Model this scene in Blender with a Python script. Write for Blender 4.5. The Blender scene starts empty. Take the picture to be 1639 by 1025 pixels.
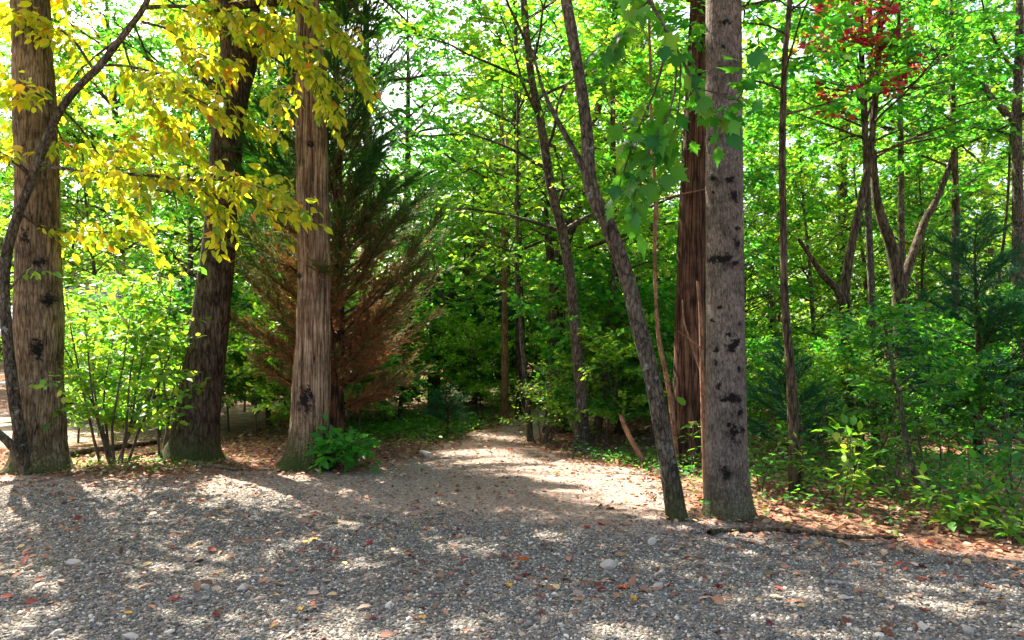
import bpy, math, numpy as np
from mathutils import Vector, Matrix
R = math.radians
rng = np.random.default_rng(11)

# ------------------------------------------------------------------ camera, sky, sun, exposure
F, HZ, EYE = 1200.0, 550.0, 1.6            # focal length and horizon in pixels of the 1639 px wide picture, eye height in m
sc = bpy.context.scene
cd = bpy.data.cameras.new('camera'); cam = bpy.data.objects.new('camera', cd)
sc.collection.objects.link(cam); sc.camera = cam
cam.location = (0, 0, EYE); cam.rotation_euler = (R(90), 0, 0)
cd.sensor_width = 36; cd.lens = 36 * F / 1639; cd.shift_y = (HZ - 512.5) / 1639
cd.clip_start = .05; cd.clip_end = 800
SUN_AZ, SUN_EL = R(-37), R(51)             # from the view direction, negative = left
SUN = np.array([math.sin(SUN_AZ) * math.cos(SUN_EL), math.cos(SUN_AZ) * math.cos(SUN_EL), math.sin(SUN_EL)])
w = bpy.data.worlds.new('World'); sc.world = w; w.use_nodes = True
nt = w.node_tree; bg = nt.nodes['Background']; sky = nt.nodes.new('ShaderNodeTexSky')
sky.sky_type = 'NISHITA'; sky.sun_disc = False; sky.sun_elevation = SUN_EL; sky.sun_rotation = SUN_AZ
sky.air_density = 1.0; sky.dust_density = 5.0; sky.ozone_density = 0.0
nt.links.new(sky.outputs[0], bg.inputs[0]); bg.inputs[1].default_value = .10
sl = bpy.data.lights.new('sun', 'SUN'); sun = bpy.data.objects.new('sun', sl); sc.collection.objects.link(sun)
sl.energy = 5.0; sl.angle = R(.53); sl.color = (1, .93, .82)
sun.rotation_euler = Vector(SUN).to_track_quat('Z', 'Y').to_euler(); sun.location = (-20, 30, 40)
sc.view_settings.view_transform = 'Standard'; sc.view_settings.look = 'None'
sc.view_settings.exposure = 2.45; sc.view_settings.gamma = 1
sc.cycles.max_bounces = 8; sc.cycles.diffuse_bounces = 5; sc.cycles.glossy_bounces = 2
sc.cycles.transmission_bounces = 5; sc.cycles.sample_clamp_indirect = 6
sc.cycles.use_denoising = True
try: sc.cycles.denoiser = 'OPENIMAGEDENOISE'
except Exception: pass

# ------------------------------------------------------------------ helpers
def P(px, py, d): return np.array([(px - 819.5) / F * d, d, EYE + (HZ - py) / F * d])
def gd(py): return EYE * F / (py - HZ)                       # distance of a ground point seen at row py
def hash3(ix, iy, iz, s):
    h = (ix.astype(np.int64) * 374761393 + iy.astype(np.int64) * 668265263 + iz.astype(np.int64) * 2147483647 + s * 974711) & 0xffffffff
    h = ((h ^ (h >> 13)) * 1274126177) & 0xffffffff
    return ((h ^ (h >> 16)) & 0xffff) / 65535.0
def noise(p, s=0):
    p = np.asarray(p, float); i = np.floor(p).astype(np.int64); f = p - i; f = f * f * (3 - 2 * f); r = 0
    for a in (0, 1):
        for b in (0, 1):
            for c in (0, 1):
                wt = (f[:, 0] if a else 1 - f[:, 0]) * (f[:, 1] if b else 1 - f[:, 1]) * (f[:, 2] if c else 1 - f[:, 2])
                r = r + wt * hash3(i[:, 0] + a, i[:, 1] + b, i[:, 2] + c, s)
    return r
def n2(x, y, k, s=0): return noise(np.stack([np.asarray(x, float) * k, np.asarray(y, float) * k, np.full(np.shape(x), .37)], 1), s)
def unit(v): return v / (np.linalg.norm(v, axis=-1, keepdims=True) + 1e-9)
def ground_z(x, y):
    x = np.atleast_1d(np.asarray(x, float)); y = np.atleast_1d(np.asarray(y, float))
    z = .10 * (n2(x, y, .22, 1) - .5) + .045 * (n2(x, y, .9, 2) - .5)
    z = z * np.clip((y - 2) / 4, .3, 1)
    z += .9 * np.clip((np.hypot(x, y) - 26) / 40, 0, 1) ** 1.2
    return z
def gz(x, y): return float(ground_z(x, y)[0])

def mesh(name, V, T, col=None, mats=(), smooth=False, mi=None):
    V = np.asarray(V, np.float32); T = np.asarray(T, np.int32); k = T.shape[1]
    m = bpy.data.meshes.new(name); m.vertices.add(len(V)); m.vertices.foreach_set('co', V.ravel())
    m.loops.add(T.size); m.loops.foreach_set('vertex_index', T.ravel())
    m.polygons.add(len(T)); m.polygons.foreach_set('loop_start', np.arange(0, T.size, k, dtype=np.int32))
    m.polygons.foreach_set('loop_total', np.full(len(T), k, np.int32))
    m.update(calc_edges=True)
    if smooth: m.polygons.foreach_set('use_smooth', np.ones(len(T), bool))
    if col is not None:
        a = m.color_attributes.new('C', 'FLOAT_COLOR', 'POINT')
        c = np.ones((len(V), 4), np.float32); c[:, :col.shape[1]] = col; a.data.foreach_set('color', c.ravel())
    for q in mats: m.materials.append(q)
    if mi is not None: m.polygons.foreach_set('material_index', np.asarray(mi, np.int32))
    return m
def obj(name, data, parent=None, loc=None, kind=None):
    o = bpy.data.objects.new(name, data); sc.collection.objects.link(o)
    if parent is not None: o.parent = parent
    if loc is not None: o.location = loc
    if kind: o['kind'] = kind
    return o
def tag(o, label, cat, group=None):
    o['label'] = label; o['category'] = cat
    if group: o['group'] = group
    return o
def thing(name, label, cat, loc=(0, 0, 0), group=None, rz=0):
    o = obj(name, None, loc=loc); o.rotation_euler[2] = rz; o.empty_display_size = .2
    return tag(o, label, cat, group)
def dup(root, loc, rz, scale, label, group):
    r = root.copy(); sc.collection.objects.link(r); r.location = loc; r.rotation_euler = (0, 0, rz); r.scale = scale
    r['label'] = label; r['group'] = group
    for ch in root.children:
        c = ch.copy(); sc.collection.objects.link(c); c.parent = r
    return r

# ------------------------------------------------------------------ materials
def mat(name):
    m = bpy.data.materials.new(name); m.use_nodes = True; n = m.node_tree.nodes; n.clear()
    return m, n, m.node_tree.links
def N(n, t, **k):
    x = n.new(t)
    for a, b in k.items():
        if a in ('ins',):
            for i, v in b.items(): x.inputs[i].default_value = v
        else: setattr(x, a, b)
    return x
def ramp(n, pts):
    r = n.new('ShaderNodeValToRGB'); e = r.color_ramp.elements
    while len(e) < len(pts): e.new(.5)
    for i, (p, c) in enumerate(pts): e[i].position = p; e[i].color = (*c, 1) if len(c) == 3 else c
    return r
def leaf_mat(name, trans=.58, warm=(1.55, 1.7, .6), rough=.5, spec=.35):
    m, n, l = mat(name)
    a = N(n, 'ShaderNodeAttribute', attribute_name='C'); oi = N(n, 'ShaderNodeObjectInfo')
    hs = N(n, 'ShaderNodeHueSaturation'); mr = N(n, 'ShaderNodeMapRange', ins={3: .85, 4: 1.2})
    l.new(oi.outputs['Random'], mr.inputs[0]); l.new(mr.outputs[0], hs.inputs['Value']); l.new(a.outputs['Color'], hs.inputs['Color'])
    b = N(n, 'ShaderNodeBsdfPrincipled', ins={'Roughness': rough, 'Specular IOR Level': spec}); l.new(hs.outputs[0], b.inputs['Base Color'])
    mx = N(n, 'ShaderNodeMix', data_type='RGBA', blend_type='MULTIPLY', ins={0: 1.0}); mx.inputs[7].default_value = (*warm, 1)
    l.new(hs.outputs[0], mx.inputs[6])
    t = N(n, 'ShaderNodeBsdfTranslucent'); l.new(mx.outputs[2], t.inputs['Color'])
    s = N(n, 'ShaderNodeMixShader', ins={0: trans}); l.new(b.outputs[0], s.inputs[1]); l.new(t.outputs[0], s.inputs[2])
    o = N(n, 'ShaderNodeOutputMaterial'); l.new(s.outputs[0], o.inputs[0]); return m
M_LEAF = leaf_mat('leaf')
M_NEEDLE = leaf_mat('needle', .25, (1.1, 1.1, .7), .6, .2)
M_DRY = leaf_mat('dry_leaf', .25, (1.2, 1, .7), .7, .2)
def bark_mat(name, c0, c1, c2, zs=.16, k=26, bump=.6, lichen=None, moss=None):
    """c0 crack, c1 ridge, c2 palest ridge tone; the C attribute's red channel marks scars, green moss"""
    m, n, l = mat(name)
    tc = N(n, 'ShaderNodeTexCoord'); mp = N(n, 'ShaderNodeMapping', ins={'Scale': (1, 1, zs)}); l.new(tc.outputs['Object'], mp.inputs[0])
    n1 = N(n, 'ShaderNodeTexNoise', ins={'Scale': k, 'Detail': 6, 'Roughness': .65, 'Distortion': .4}); l.new(mp.outputs[0], n1.inputs['Vector'])
    vo = N(n, 'ShaderNodeTexVoronoi', feature='DISTANCE_TO_EDGE', ins={'Scale': k * 1.1}); 
    dis = N(n, 'ShaderNodeMix', data_type='RGBA', ins={0: .06}); l.new(mp.outputs[0], dis.inputs[6]); l.new(n1.outputs['Color'], dis.inputs[7])
    l.new(dis.outputs[2], vo.inputs['Vector'])
    mr = N(n, 'ShaderNodeMapRange', ins={1: 0, 2: .22}); l.new(vo.outputs['Distance'], mr.inputs[0])
    h = N(n, 'ShaderNodeMath', operation='MULTIPLY_ADD', ins={1: .28}); l.new(mr.outputs[0], h.inputs[0])
    h2 = N(n, 'ShaderNodeMath', operation='MULTIPLY', ins={1: .95}); l.new(n1.outputs[0], h2.inputs[0]); l.new(h2.outputs[0], h.inputs[2])
    rp = ramp(n, [(.36, c0), (.52, c1), (.80, c2)]); l.new(h.outputs[0], rp.inputs[0])
    big = N(n, 'ShaderNodeTexNoise', ins={'Scale': 3.2, 'Detail': 6, 'Roughness': .7}); l.new(tc.outputs['Object'], big.inputs['Vector'])
    vm = N(n, 'ShaderNodeMapRange', ins={1: .34, 2: .66, 3: .42, 4: 1.3}); l.new(big.outputs[0], vm.inputs[0])
    hs = N(n, 'ShaderNodeHueSaturation'); l.new(vm.outputs[0], hs.inputs['Value']); l.new(rp.outputs[0], hs.inputs['Color'])
    cur = hs.outputs[0]
    at = N(n, 'ShaderNodeAttribute', attribute_name='C'); sp = N(n, 'ShaderNodeSeparateColor'); l.new(at.outputs['Color'], sp.inputs[0])
    if lichen:
        ln = N(n, 'ShaderNodeTexNoise', ins={'Scale': 9, 'Detail': 8, 'Roughness': .75}); l.new(tc.outputs['Object'], ln.inputs['Vector'])
        lr = N(n, 'ShaderNodeMapRange', ins={1: lichen[3], 2: lichen[3] + .07}); l.new(ln.outputs[0], lr.inputs[0])
        mx = N(n, 'ShaderNodeMix', data_type='RGBA'); mx.inputs[7].default_value = (*lichen[:3], 1); l.new(lr.outputs[0], mx.inputs[0]); l.new(cur, mx.inputs[6]); cur = mx.outputs[2]
    fine = N(n, 'ShaderNodeTexNoise', ins={'Scale': 60, 'Detail': 4}); l.new(tc.outputs['Object'], fine.inputs['Vector'])
    for ch, colr in (('Green', (.045, .06, .012)), ('Red', (.012, .010, .008))):
        ad = N(n, 'ShaderNodeMath', operation='ADD'); l.new(sp.outputs[ch], ad.inputs[0]); l.new(fine.outputs[0], ad.inputs[1])
        rr = N(n, 'ShaderNodeMapRange', ins={1: .72, 2: 1.12}); l.new(ad.outputs[0], rr.inputs[0])
        mx = N(n, 'ShaderNodeMix', data_type='RGBA'); mx.inputs[7].default_value = (*colr, 1); l.new(rr.outputs[0], mx.inputs[0]); l.new(cur, mx.inputs[6]); cur = mx.outputs[2]
    b = N(n, 'ShaderNodeBsdfPrincipled', ins={'Roughness': .9, 'Specular IOR Level': .15}); l.new(cur, b.inputs['Base Color'])
    bp = N(n, 'ShaderNodeBump', ins={'Strength': bump, 'Distance': .02}); l.new(h.outputs[0], bp.inputs['Height']); l.new(bp.outputs[0], b.inputs['Normal'])
    o = N(n, 'ShaderNodeOutputMaterial'); l.new(b.outputs[0], o.inputs[0]); return m
B_OAK = bark_mat('bark_oak', (.014, .009, .005), (.125, .085, .045), (.28, .20, .115), .13, 26, 1., (.30, .31, .24, .66))
B_DARK = bark_mat('bark_dark', (.008, .0055, .0035), (.05, .034, .02), (.14, .103, .065), .2, 22, 1., (.22, .24, .17, .68))
B_PINE = bark_mat('bark_furrowed', (.014, .007, .004), (.15, .085, .045), (.36, .25, .155), .055, 25, 1., (.34, .35, .28, .63))
B_GREY = bark_mat('bark_grey', (.04, .03, .021), (.135, .105, .078), (.24, .195, .15), .32, 40, .8, (.34, .35, .30, .68))
B_SLIM = bark_mat('bark_slim', (.010, .008, .006), (.058, .044, .028), (.15, .122, .085), .35, 26, 1., (.25, .27, .21, .58))
B_RED = bark_mat('bark_shaggy_red', (.006, .003, .002), (.048, .022, .012), (.15, .078, .045), .06, 20, 1.0)
B_TAN = bark_mat('bark_tan', (.05, .024, .014), (.22, .105, .055), (.36, .20, .12), .2, 40, .5)
B_TWIG = bark_mat('bark_twig', (.03, .02, .014), (.10, .075, .055), (.16, .12, .09), .2, 40, .3)
B_DEAD = bark_mat('dead_wood', (.09, .07, .055), (.24, .19, .15), (.40, .34, .28), .1, 30, .6)
def plain(name, c, rough=.7, spec=.3, metal=0, vary=.15, k=8, bump=0):
    m, n, l = mat(name); tc = N(n, 'ShaderNodeTexCoord')
    t = N(n, 'ShaderNodeTexNoise', ins={'Scale': k, 'Detail': 6, 'Roughness': .6}); l.new(tc.outputs['Object'], t.inputs['Vector'])
    oi = N(n, 'ShaderNodeObjectInfo')
    ad = N(n, 'ShaderNodeMath', operation='MULTIPLY_ADD', ins={1: .4}); l.new(oi.outputs['Random'], ad.inputs[0]); l.new(t.outputs[0], ad.inputs[2])
    mr = N(n, 'ShaderNodeMapRange', ins={1: .3, 2: 1.1, 3: 1 - vary, 4: 1 + vary}); l.new(ad.outputs[0], mr.inputs[0])
    hs = N(n, 'ShaderNodeHueSaturation', ins={'Color': (*c, 1)}); l.new(mr.outputs[0], hs.inputs['Value'])
    b = N(n, 'ShaderNodeBsdfPrincipled', ins={'Roughness': rough, 'Specular IOR Level': spec, 'Metallic': metal}); l.new(hs.outputs[0], b.inputs['Base Color'])
    if bump:
        bp = N(n, 'ShaderNodeBump', ins={'Strength': bump, 'Distance': .01}); l.new(t.outputs[0], bp.inputs['Height']); l.new(bp.outputs[0], b.inputs['Normal'])
    o = N(n, 'ShaderNodeOutputMaterial'); l.new(b.outputs[0], o.inputs[0]); return m
M_ROCK = plain('pale_rock', (.42, .36, .29), .9, .2, 0, .3, 14, .6)
M_ROOF = plain('metal_roof', (.10, .12, .14), .5, .4, .2, .15, 2)
M_WALL = plain('dark_timber', (.035, .03, .028), .8, .2, 0, .3, 5)
M_TRIM = plain('pale_trim', (.45, .46, .46), .6)
M_GLASS = plain('window_glass', (.03, .04, .05), .1, .6)
def stone_mat():
    m, n, l = mat('gravel_stone'); oi = N(n, 'ShaderNodeObjectInfo'); tc = N(n, 'ShaderNodeTexCoord')
    rp = ramp(n, [(0, (.055, .05, .042)), (.2, (.135, .122, .102)), (.42, (.12, .125, .122)), (.6, (.225, .205, .17)), (.75, (.17, .12, .08)), (.88, (.36, .285, .215)), (1, (.55, .49, .40))])
    l.new(oi.outputs['Random'], rp.inputs[0])
    t = N(n, 'ShaderNodeTexNoise', ins={'Scale': 1.3, 'Detail': 4}); l.new(tc.outputs['Object'], t.inputs['Vector'])
    mr = N(n, 'ShaderNodeMapRange', ins={1: .3, 2: .7, 3: .75, 4: 1.2}); l.new(t.outputs[0], mr.inputs[0])
    hs = N(n, 'ShaderNodeHueSaturation'); l.new(mr.outputs[0], hs.inputs['Value']); l.new(rp.outputs[0], hs.inputs['Color'])
    b = N(n, 'ShaderNodeBsdfPrincipled', ins={'Roughness': .85, 'Specular IOR Level': .25}); l.new(hs.outputs[0], b.inputs['Base Color'])
    o = N(n, 'ShaderNodeOutputMaterial'); l.new(b.outputs[0], o.inputs[0]); return m
M_STONE = stone_mat()
def ground_mat():
    """C: red = gravel, green = moss and grass stain, blue = reddish leaf litter, rest = bare soil"""
    m, n, l = mat('ground'); tc = N(n, 'ShaderNodeTexCoord'); at = N(n, 'ShaderNodeAttribute', attribute_name='C')
    sp = N(n, 'ShaderNodeSeparateColor'); l.new(at.outputs['Color'], sp.inputs[0])
    def mixc(f, a, b):
        x = N(n, 'ShaderNodeMix', data_type='RGBA'); l.new(f, x.inputs[0])
        for q, i in ((a, 6), (b, 7)):
            if isinstance(q, tuple): x.inputs[i].default_value = (*q, 1)
            else: l.new(q, x.inputs[i])
        return x.outputs[2]
    def nz(k, d=5, r=.6):
        t = N(n, 'ShaderNodeTexNoise', ins={'Scale': k, 'Detail': d, 'Roughness': r}); l.new(tc.outputs['Object'], t.inputs['Vector']); return t.outputs[0]
    v = N(n, 'ShaderNodeTexVoronoi', ins={'Scale': 42, 'Randomness': 1}); l.new(tc.outputs['Object'], v.inputs['Vector'])
    sv = N(n, 'ShaderNodeSeparateColor'); l.new(v.outputs['Color'], sv.inputs[0])
    g = ramp(n, [(0, (.065, .058, .048)), (.3, (.14, .126, .105)), (.55, (.19, .17, .14)), (.72, (.15, .105, .075)), (.9, (.30, .245, .19)), (1, (.42, .37, .30))]); l.new(sv.outputs[0], g.inputs[0])
    ed = N(n, 'ShaderNodeMapRange', ins={1: .3, 2: .75, 3: 1, 4: .45}); l.new(v.outputs['Distance'], ed.inputs[0])
    gh = N(n, 'ShaderNodeHueSaturation'); l.new(ed.outputs[0], gh.inputs['Value']); l.new(g.outputs[0], gh.inputs['Color'])
    s = ramp(n, [(.3, (.11, .072, .05)), (.5, (.25, .18, .14)), (.68, (.42, .34, .285))]); l.new(nz(24, 8, .7), s.inputs[0])
    li = ramp(n, [(.3, (.06, .03, .02)), (.5, (.20, .10, .06)), (.7, (.36, .22, .15))]); l.new(nz(38, 6, .8), li.inputs[0])
    mo = ramp(n, [(.3, (.02, .035, .008)), (.7, (.09, .12, .02))]); l.new(nz(45, 4, .8), mo.inputs[0])
    def mask(ch, k, amt):
        a = N(n, 'ShaderNodeMath', operation='MULTIPLY_ADD', ins={1: amt, 2: -amt / 2}); l.new(nz(k, 6, .7), a.inputs[0])
        b = N(n, 'ShaderNodeMath', operation='ADD'); l.new(a.outputs[0], b.inputs[0]); l.new(sp.outputs[ch], b.inputs[1])
        r = N(n, 'ShaderNodeMapRange', ins={1: .38, 2: .62}); l.new(b.outputs[0], r.inputs[0]); return r.outputs[0]
    c = mixc(mask('Red', 3.5, 1.5), s.outputs[0], gh.outputs[0]); c = mixc(mask('Blue', 5, 1.4), c, li.outputs[0]); c = mixc(mask('Green', 4, 1.6), c, mo.outputs[0])
    b = N(n, 'ShaderNodeBsdfPrincipled', ins={'Roughness': .95, 'Specular IOR Level': .1}); l.new(c, b.inputs['Base Color'])
    ih = N(n, 'ShaderNodeMath', operation='SUBTRACT', ins={0: 1}); l.new(v.outputs['Distance'], ih.inputs[1])
    hh = N(n, 'ShaderNodeMath', operation='ADD'); l.new(ih.outputs[0], hh.inputs[0]); l.new(nz(24, 8, .7), hh.inputs[1])
    bp = N(n, 'ShaderNodeBump', ins={'Strength': .8, 'Distance': .012}); l.new(hh.outputs[0], bp.inputs['Height']); l.new(bp.outputs[0], b.inputs['Normal'])
    o = N(n, 'ShaderNodeOutputMaterial'); l.new(b.outputs[0], o.inputs[0]); return m

# ------------------------------------------------------------------ where sunlight comes through the canopy (canopy gaps)
# each gap: where the light it lets through lands on the ground, in picture coordinates: centre, half-size, slope
GAPS = [(785, 745, 95, 24, .1), (985, 783, 125, 44, .12), (870, 826, 95, 12, .05), (675, 864, 112, 25, .12), (400, 797, 85, 20, .34), (478, 783, 60, 9, .33),
        (760, 1022, 350, 46, -.02), (1420, 852, 260, 20, .17), (1150, 775, 60, 30, 0), (795, 700, 60, 9, .1), (90, 808, 60, 16, .9), (40, 845, 60, 20, .2), (230, 825, 85, 24, .3),
        (300, 875, 70, 16, .2), (200, 770, 60, 8, 0), (110, 930, 60, 12, .1), (420, 895, 90, 13, -.1), (830, 935, 60, 12, 0), (1130, 905, 60, 10, .1), (1500, 965, 90, 8, .1),
        (480, 870, 60, 12, .1), (560, 905, 70, 10, 0), (180, 690, 120, 30, 0), (20, 690, 40, 20, 0), (1290, 950, 70, 8, .1)]
def gap(p):
    """1 where a leaf at p would shade a sunlit patch of ground"""
    g = p[:, :2] - p[:, 2:3] * SUN[:2] / SUN[2]
    d = np.clip(g[:, 1], 2.0, None); px = 819.5 + g[:, 0] / d * F; py = HZ + EYE / d * F
    wx = (n2(g[:, 0], g[:, 1], 3.0, 5) - .5) * 1.1; wy = (n2(g[:, 0], g[:, 1], 3.0, 6) - .5) * 1.1
    r = np.zeros(len(p))
    for cx, cy, a, b, s in GAPS:
        u = (px - cx) / a + wx; v = (py - cy - s * (px - cx)) / b + wy; r = np.maximum(r, (u * u + v * v < 1) * 1.0)
    dap = (px < 600) & (py > 765) & (py < 990) & (n2(g[:, 0], g[:, 1], 3.4, 9) > .66)
    r = np.maximum(r, dap * 1.0)
    return np.where((g[:, 1] > 2.0) & (g[:, 1] < 17), r, 0)

# ------------------------------------------------------------------ tubes, trunks, leaves
def spline(pts, n):
    pts = np.asarray(pts, float); t = np.concatenate([[0], np.cumsum(np.linalg.norm(np.diff(pts[:, :3], axis=0), axis=1))])
    p = np.vstack([2 * pts[0] - pts[1], pts, 2 * pts[-1] - pts[-2]]); q = np.linspace(0, t[-1], n)
    i = np.clip(np.searchsorted(t, q, 'right') - 1, 0, len(pts) - 2); u = ((q - t[i]) / (t[i + 1] - t[i] + 1e-9))[:, None]
    a, b, c, d = p[i], p[i + 1], p[i + 2], p[i + 3]
    return .5 * (2 * b + (c - a) * u + (2 * a - 5 * b + 4 * c - d) * u * u + (3 * b - a - 3 * c + d) * u ** 3)
def tube(C, r, sides):
    C = np.asarray(C, float); r = np.asarray(r, float); n = len(C)
    T = unit(np.gradient(C, axis=0)); ref = np.array([0, 1., 0]) if abs(T[0, 1]) < .8 else np.array([1., 0, 0])
    A = unit(np.cross(T, ref)); B = np.cross(A, T); th = np.arange(sides) / sides * 2 * math.pi
    D = A[:, None] * np.cos(th)[None, :, None] + B[:, None] * np.sin(th)[None, :, None]
    V = (C[:, None] + D * (r if r.ndim == 2 else r[:, None])[..., None]).reshape(-1, 3)
    i = (np.arange(n - 1) * sides)[:, None]; j = np.arange(sides)[None]; k = (j + 1) % sides
    Q = np.stack([i + j, i + k, i + sides + k, i + sides + j], -1).reshape(-1, 4)
    return V, Q
class Tubes:
    def __init__(s): s.V = []; s.Q = []; s.n = 0
    def add(s, C, r, sides):
        V, Q = tube(C, r, sides); s.V.append(V); s.Q.append(Q + s.n); s.n += len(V)
    def build(s, name, m, parent=None, off=(0, 0, 0)):
        return obj(name, mesh(name, np.vstack(s.V) - np.asarray(off), np.vstack(s.Q), mats=[m], smooth=True), parent, kind='stuff')
RH = (np.array([[0, 0, 0], [.42, .34, .07], [1, 0, -.06], [.42, -.34, .07]]), np.array([[0, 2, 1], [0, 3, 2]]))
OV = (np.array([[0, 0, 0], [.22, .22, .05], [.58, .25, .06], [1, 0, -.10], [.58, -.25, .06], [.22, -.22, .05], [.5, 0, 0]]),
      np.array([[0, 6, 1], [6, 2, 1], [6, 3, 2], [0, 5, 6], [5, 4, 6], [4, 3, 6]]))
def maple_template():
    ang = [180, 150, 118, 100, 78, 62, 48, 34, 18, 8, 0]; rad = [.16, .34, .42, .30, .66, .46, .72, .48, .62, .70, 1.0]
    V = [[.0, 0, 0]]
    for a, q in zip(ang, rad): V.append([.32 + .68 * q * math.cos(R(a)) if a < 179 else 0.02, .68 * q * math.sin(R(a)), .08 * q * abs(math.sin(R(a))) - .05 * q])
    for a, q in list(zip(ang, rad))[-2:0:-1]: V.append([.32 + .68 * q * math.cos(R(a)), -.68 * q * math.sin(R(a)), .08 * q * abs(math.sin(R(a))) - .05 * q])
    V[0] = [.34, 0, 0]; n = len(V) - 1
    return np.array(V), np.array([[0, 1 + (i + 1) % n, 1 + i] for i in range(n)])
MP = maple_template()
BUILDLEAF = {}
class Leaves:
    def __init__(s): s.p = []; s.a = []; s.n = []; s.s = []; s.c = []
    def add(s, p, a, n, sz, c):
        s.p.append(p); s.a.append(a); s.n.append(n); s.s.append(sz); s.c.append(c)
    def pack(s):
        s.p = np.vstack(s.p); s.a = unit(np.vstack(s.a)); s.s = np.concatenate(s.s); s.c = np.vstack(s.c)
        n = np.vstack(s.n); n = unit(n - s.a * (n * s.a).sum(1, keepdims=True)); s.n = n; return s
    def keep(s, m):
        s.p, s.a, s.n, s.s, s.c = s.p[m], s.a[m], s.n[m], s.s[m], s.c[m]; return s
    def data(s, name, tpl, m, off=(0, 0, 0)):
        tv, tf = tpl; b = np.cross(s.n, s.a); k = len(tv)
        V = s.p[:, None] - np.asarray(off) + s.s[:, None, None] * (tv[None, :, :1] * s.a[:, None] + tv[None, :, 1:2] * b[:, None] + tv[None, :, 2:] * s.n[:, None])
        T = (np.arange(len(s.p)) * k)[:, None, None] + tf[None]
        return mesh(name, V.reshape(-1, 3), T.reshape(-1, 3), np.repeat(s.c, k, 0), [m])
PAL = {'green': [(.05, .20, .024, 4), (.08, .25, .028, 4), (.03, .16, .03, 3), (.15, .28, .03, 2)],
       'lime': [(.13, .28, .03, 4), (.20, .33, .035, 4), (.075, .22, .03, 3), (.30, .35, .05, 2)],
       'yellow': [(.46, .44, .03, 4), (.58, .48, .03, 3), (.34, .39, .03, 4), (.56, .32, .03, .9), (.19, .29, .025, 2.5), (.48, .17, .03, .25)],
       'mid': [(.16, .26, .028, 3), (.085, .22, .025, 4), (.27, .31, .035, 2)],
       'deep': [(.02, .10, .025, 3), (.03, .13, .03, 3), (.055, .16, .025, 1.5)],
       'seed': [(.06, .26, .03, 3), (.09, .30, .04, 2)],
       'red': [(.40, .02, .13, 3), (.48, .07, .12, 2), (.50, .20, .05, 1.6), (.09, .19, .02, 2.5)],
       'emerald': [(.012, .075, .03, 3), (.02, .11, .04, 2)]}
def colours(pal, n, tint=1.0):
    a = np.array(PAL[pal]); c = a[rng.choice(len(a), n, p=a[:, 3] / a[:, 3].sum()), :3]
    return np.clip(c * rng.uniform(.8, 1.22, (n, 1)) * tint * rng.uniform(.92, 1.08, (n, 3)), 0, .9)
def twig_leaves(L, C, lsize, step, droop, pal, flat=.5, tint=1.):
    """alternate leaves along a twig polyline"""
    ln = np.linalg.norm(np.diff(C, axis=0), axis=1).sum(); k = max(3, int(ln / step))
    u = np.linspace(.12, 1, k) * (len(C) - 1); i = np.minimum(u.astype(int), len(C) - 2); f = (u - i)[:, None]
    p = C[i] * (1 - f) + C[i + 1] * f; T = unit(C[i + 1] - C[i]); up = np.array([0, 0, 1.])
    S = unit(np.cross(T, up) + 1e-6) * np.where(np.arange(k) % 2 == 0, 1, -1)[:, None]
    a = T * rng.uniform(.3, .9, (k, 1)) + S * rng.uniform(.5, 1.1, (k, 1)) - up * droop * rng.uniform(.5, 1.5, (k, 1)) + rng.normal(0, .25, (k, 3))
    a[-1] = T[-1] - up * droop * .7
    nn = up + rng.normal(0, 1 - flat, (k, 3)) + .6 * S * (droop > .6)
    L.add(p + rng.normal(0, .012, (k, 3)), a, nn, lsize * rng.uniform(.65, 1.2, k), colours(pal, k, tint))
def limb(p, d, ln, n=5, bend=.12, lift=0.):
    C = [p]; d = unit(np.asarray(d, float)); s = ln / n
    for _ in range(n):
        d = unit(d + rng.normal(0, bend, 3) + np.array([0, 0, lift])); C.append(C[-1] + d * s)
    return np.array(C)
def sprout(L, TB, C, r0, nt, tl, lsize, step, droop, pal, flat, twigs=True, s0=.15, up=.1, tint=1., spread=1.):
    """twigs with leaves along a branch polyline C"""
    for q in range(nt):
        u = (s0 + (1 - s0) * (q + rng.random()) / nt) * (len(C) - 1); i = min(int(u), len(C) - 2); f = u - i
        p = C[i] * (1 - f) + C[i + 1] * f; T = unit(C[i + 1] - C[i])
        S = unit(np.cross(T, [0, 0, 1.]) + 1e-6) * (1 if q % 2 else -1)
        d = T * rng.uniform(.4, 1) + S * rng.uniform(.3, 1.1) * spread + np.array([0, 0, rng.normal(up, .25)])
        W = limb(p, d, tl * rng.uniform(.6, 1.25), 3, .15, -.06 * droop)
        if twigs: TB.add(W, np.linspace(max(.0025, r0 * .28), .0015, len(W)), 3)
        twig_leaves(L, W, lsize, step, droop, pal, flat, tint)
    twig_leaves(L, C[-3:], lsize, step, droop, pal, flat, tint)
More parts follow.
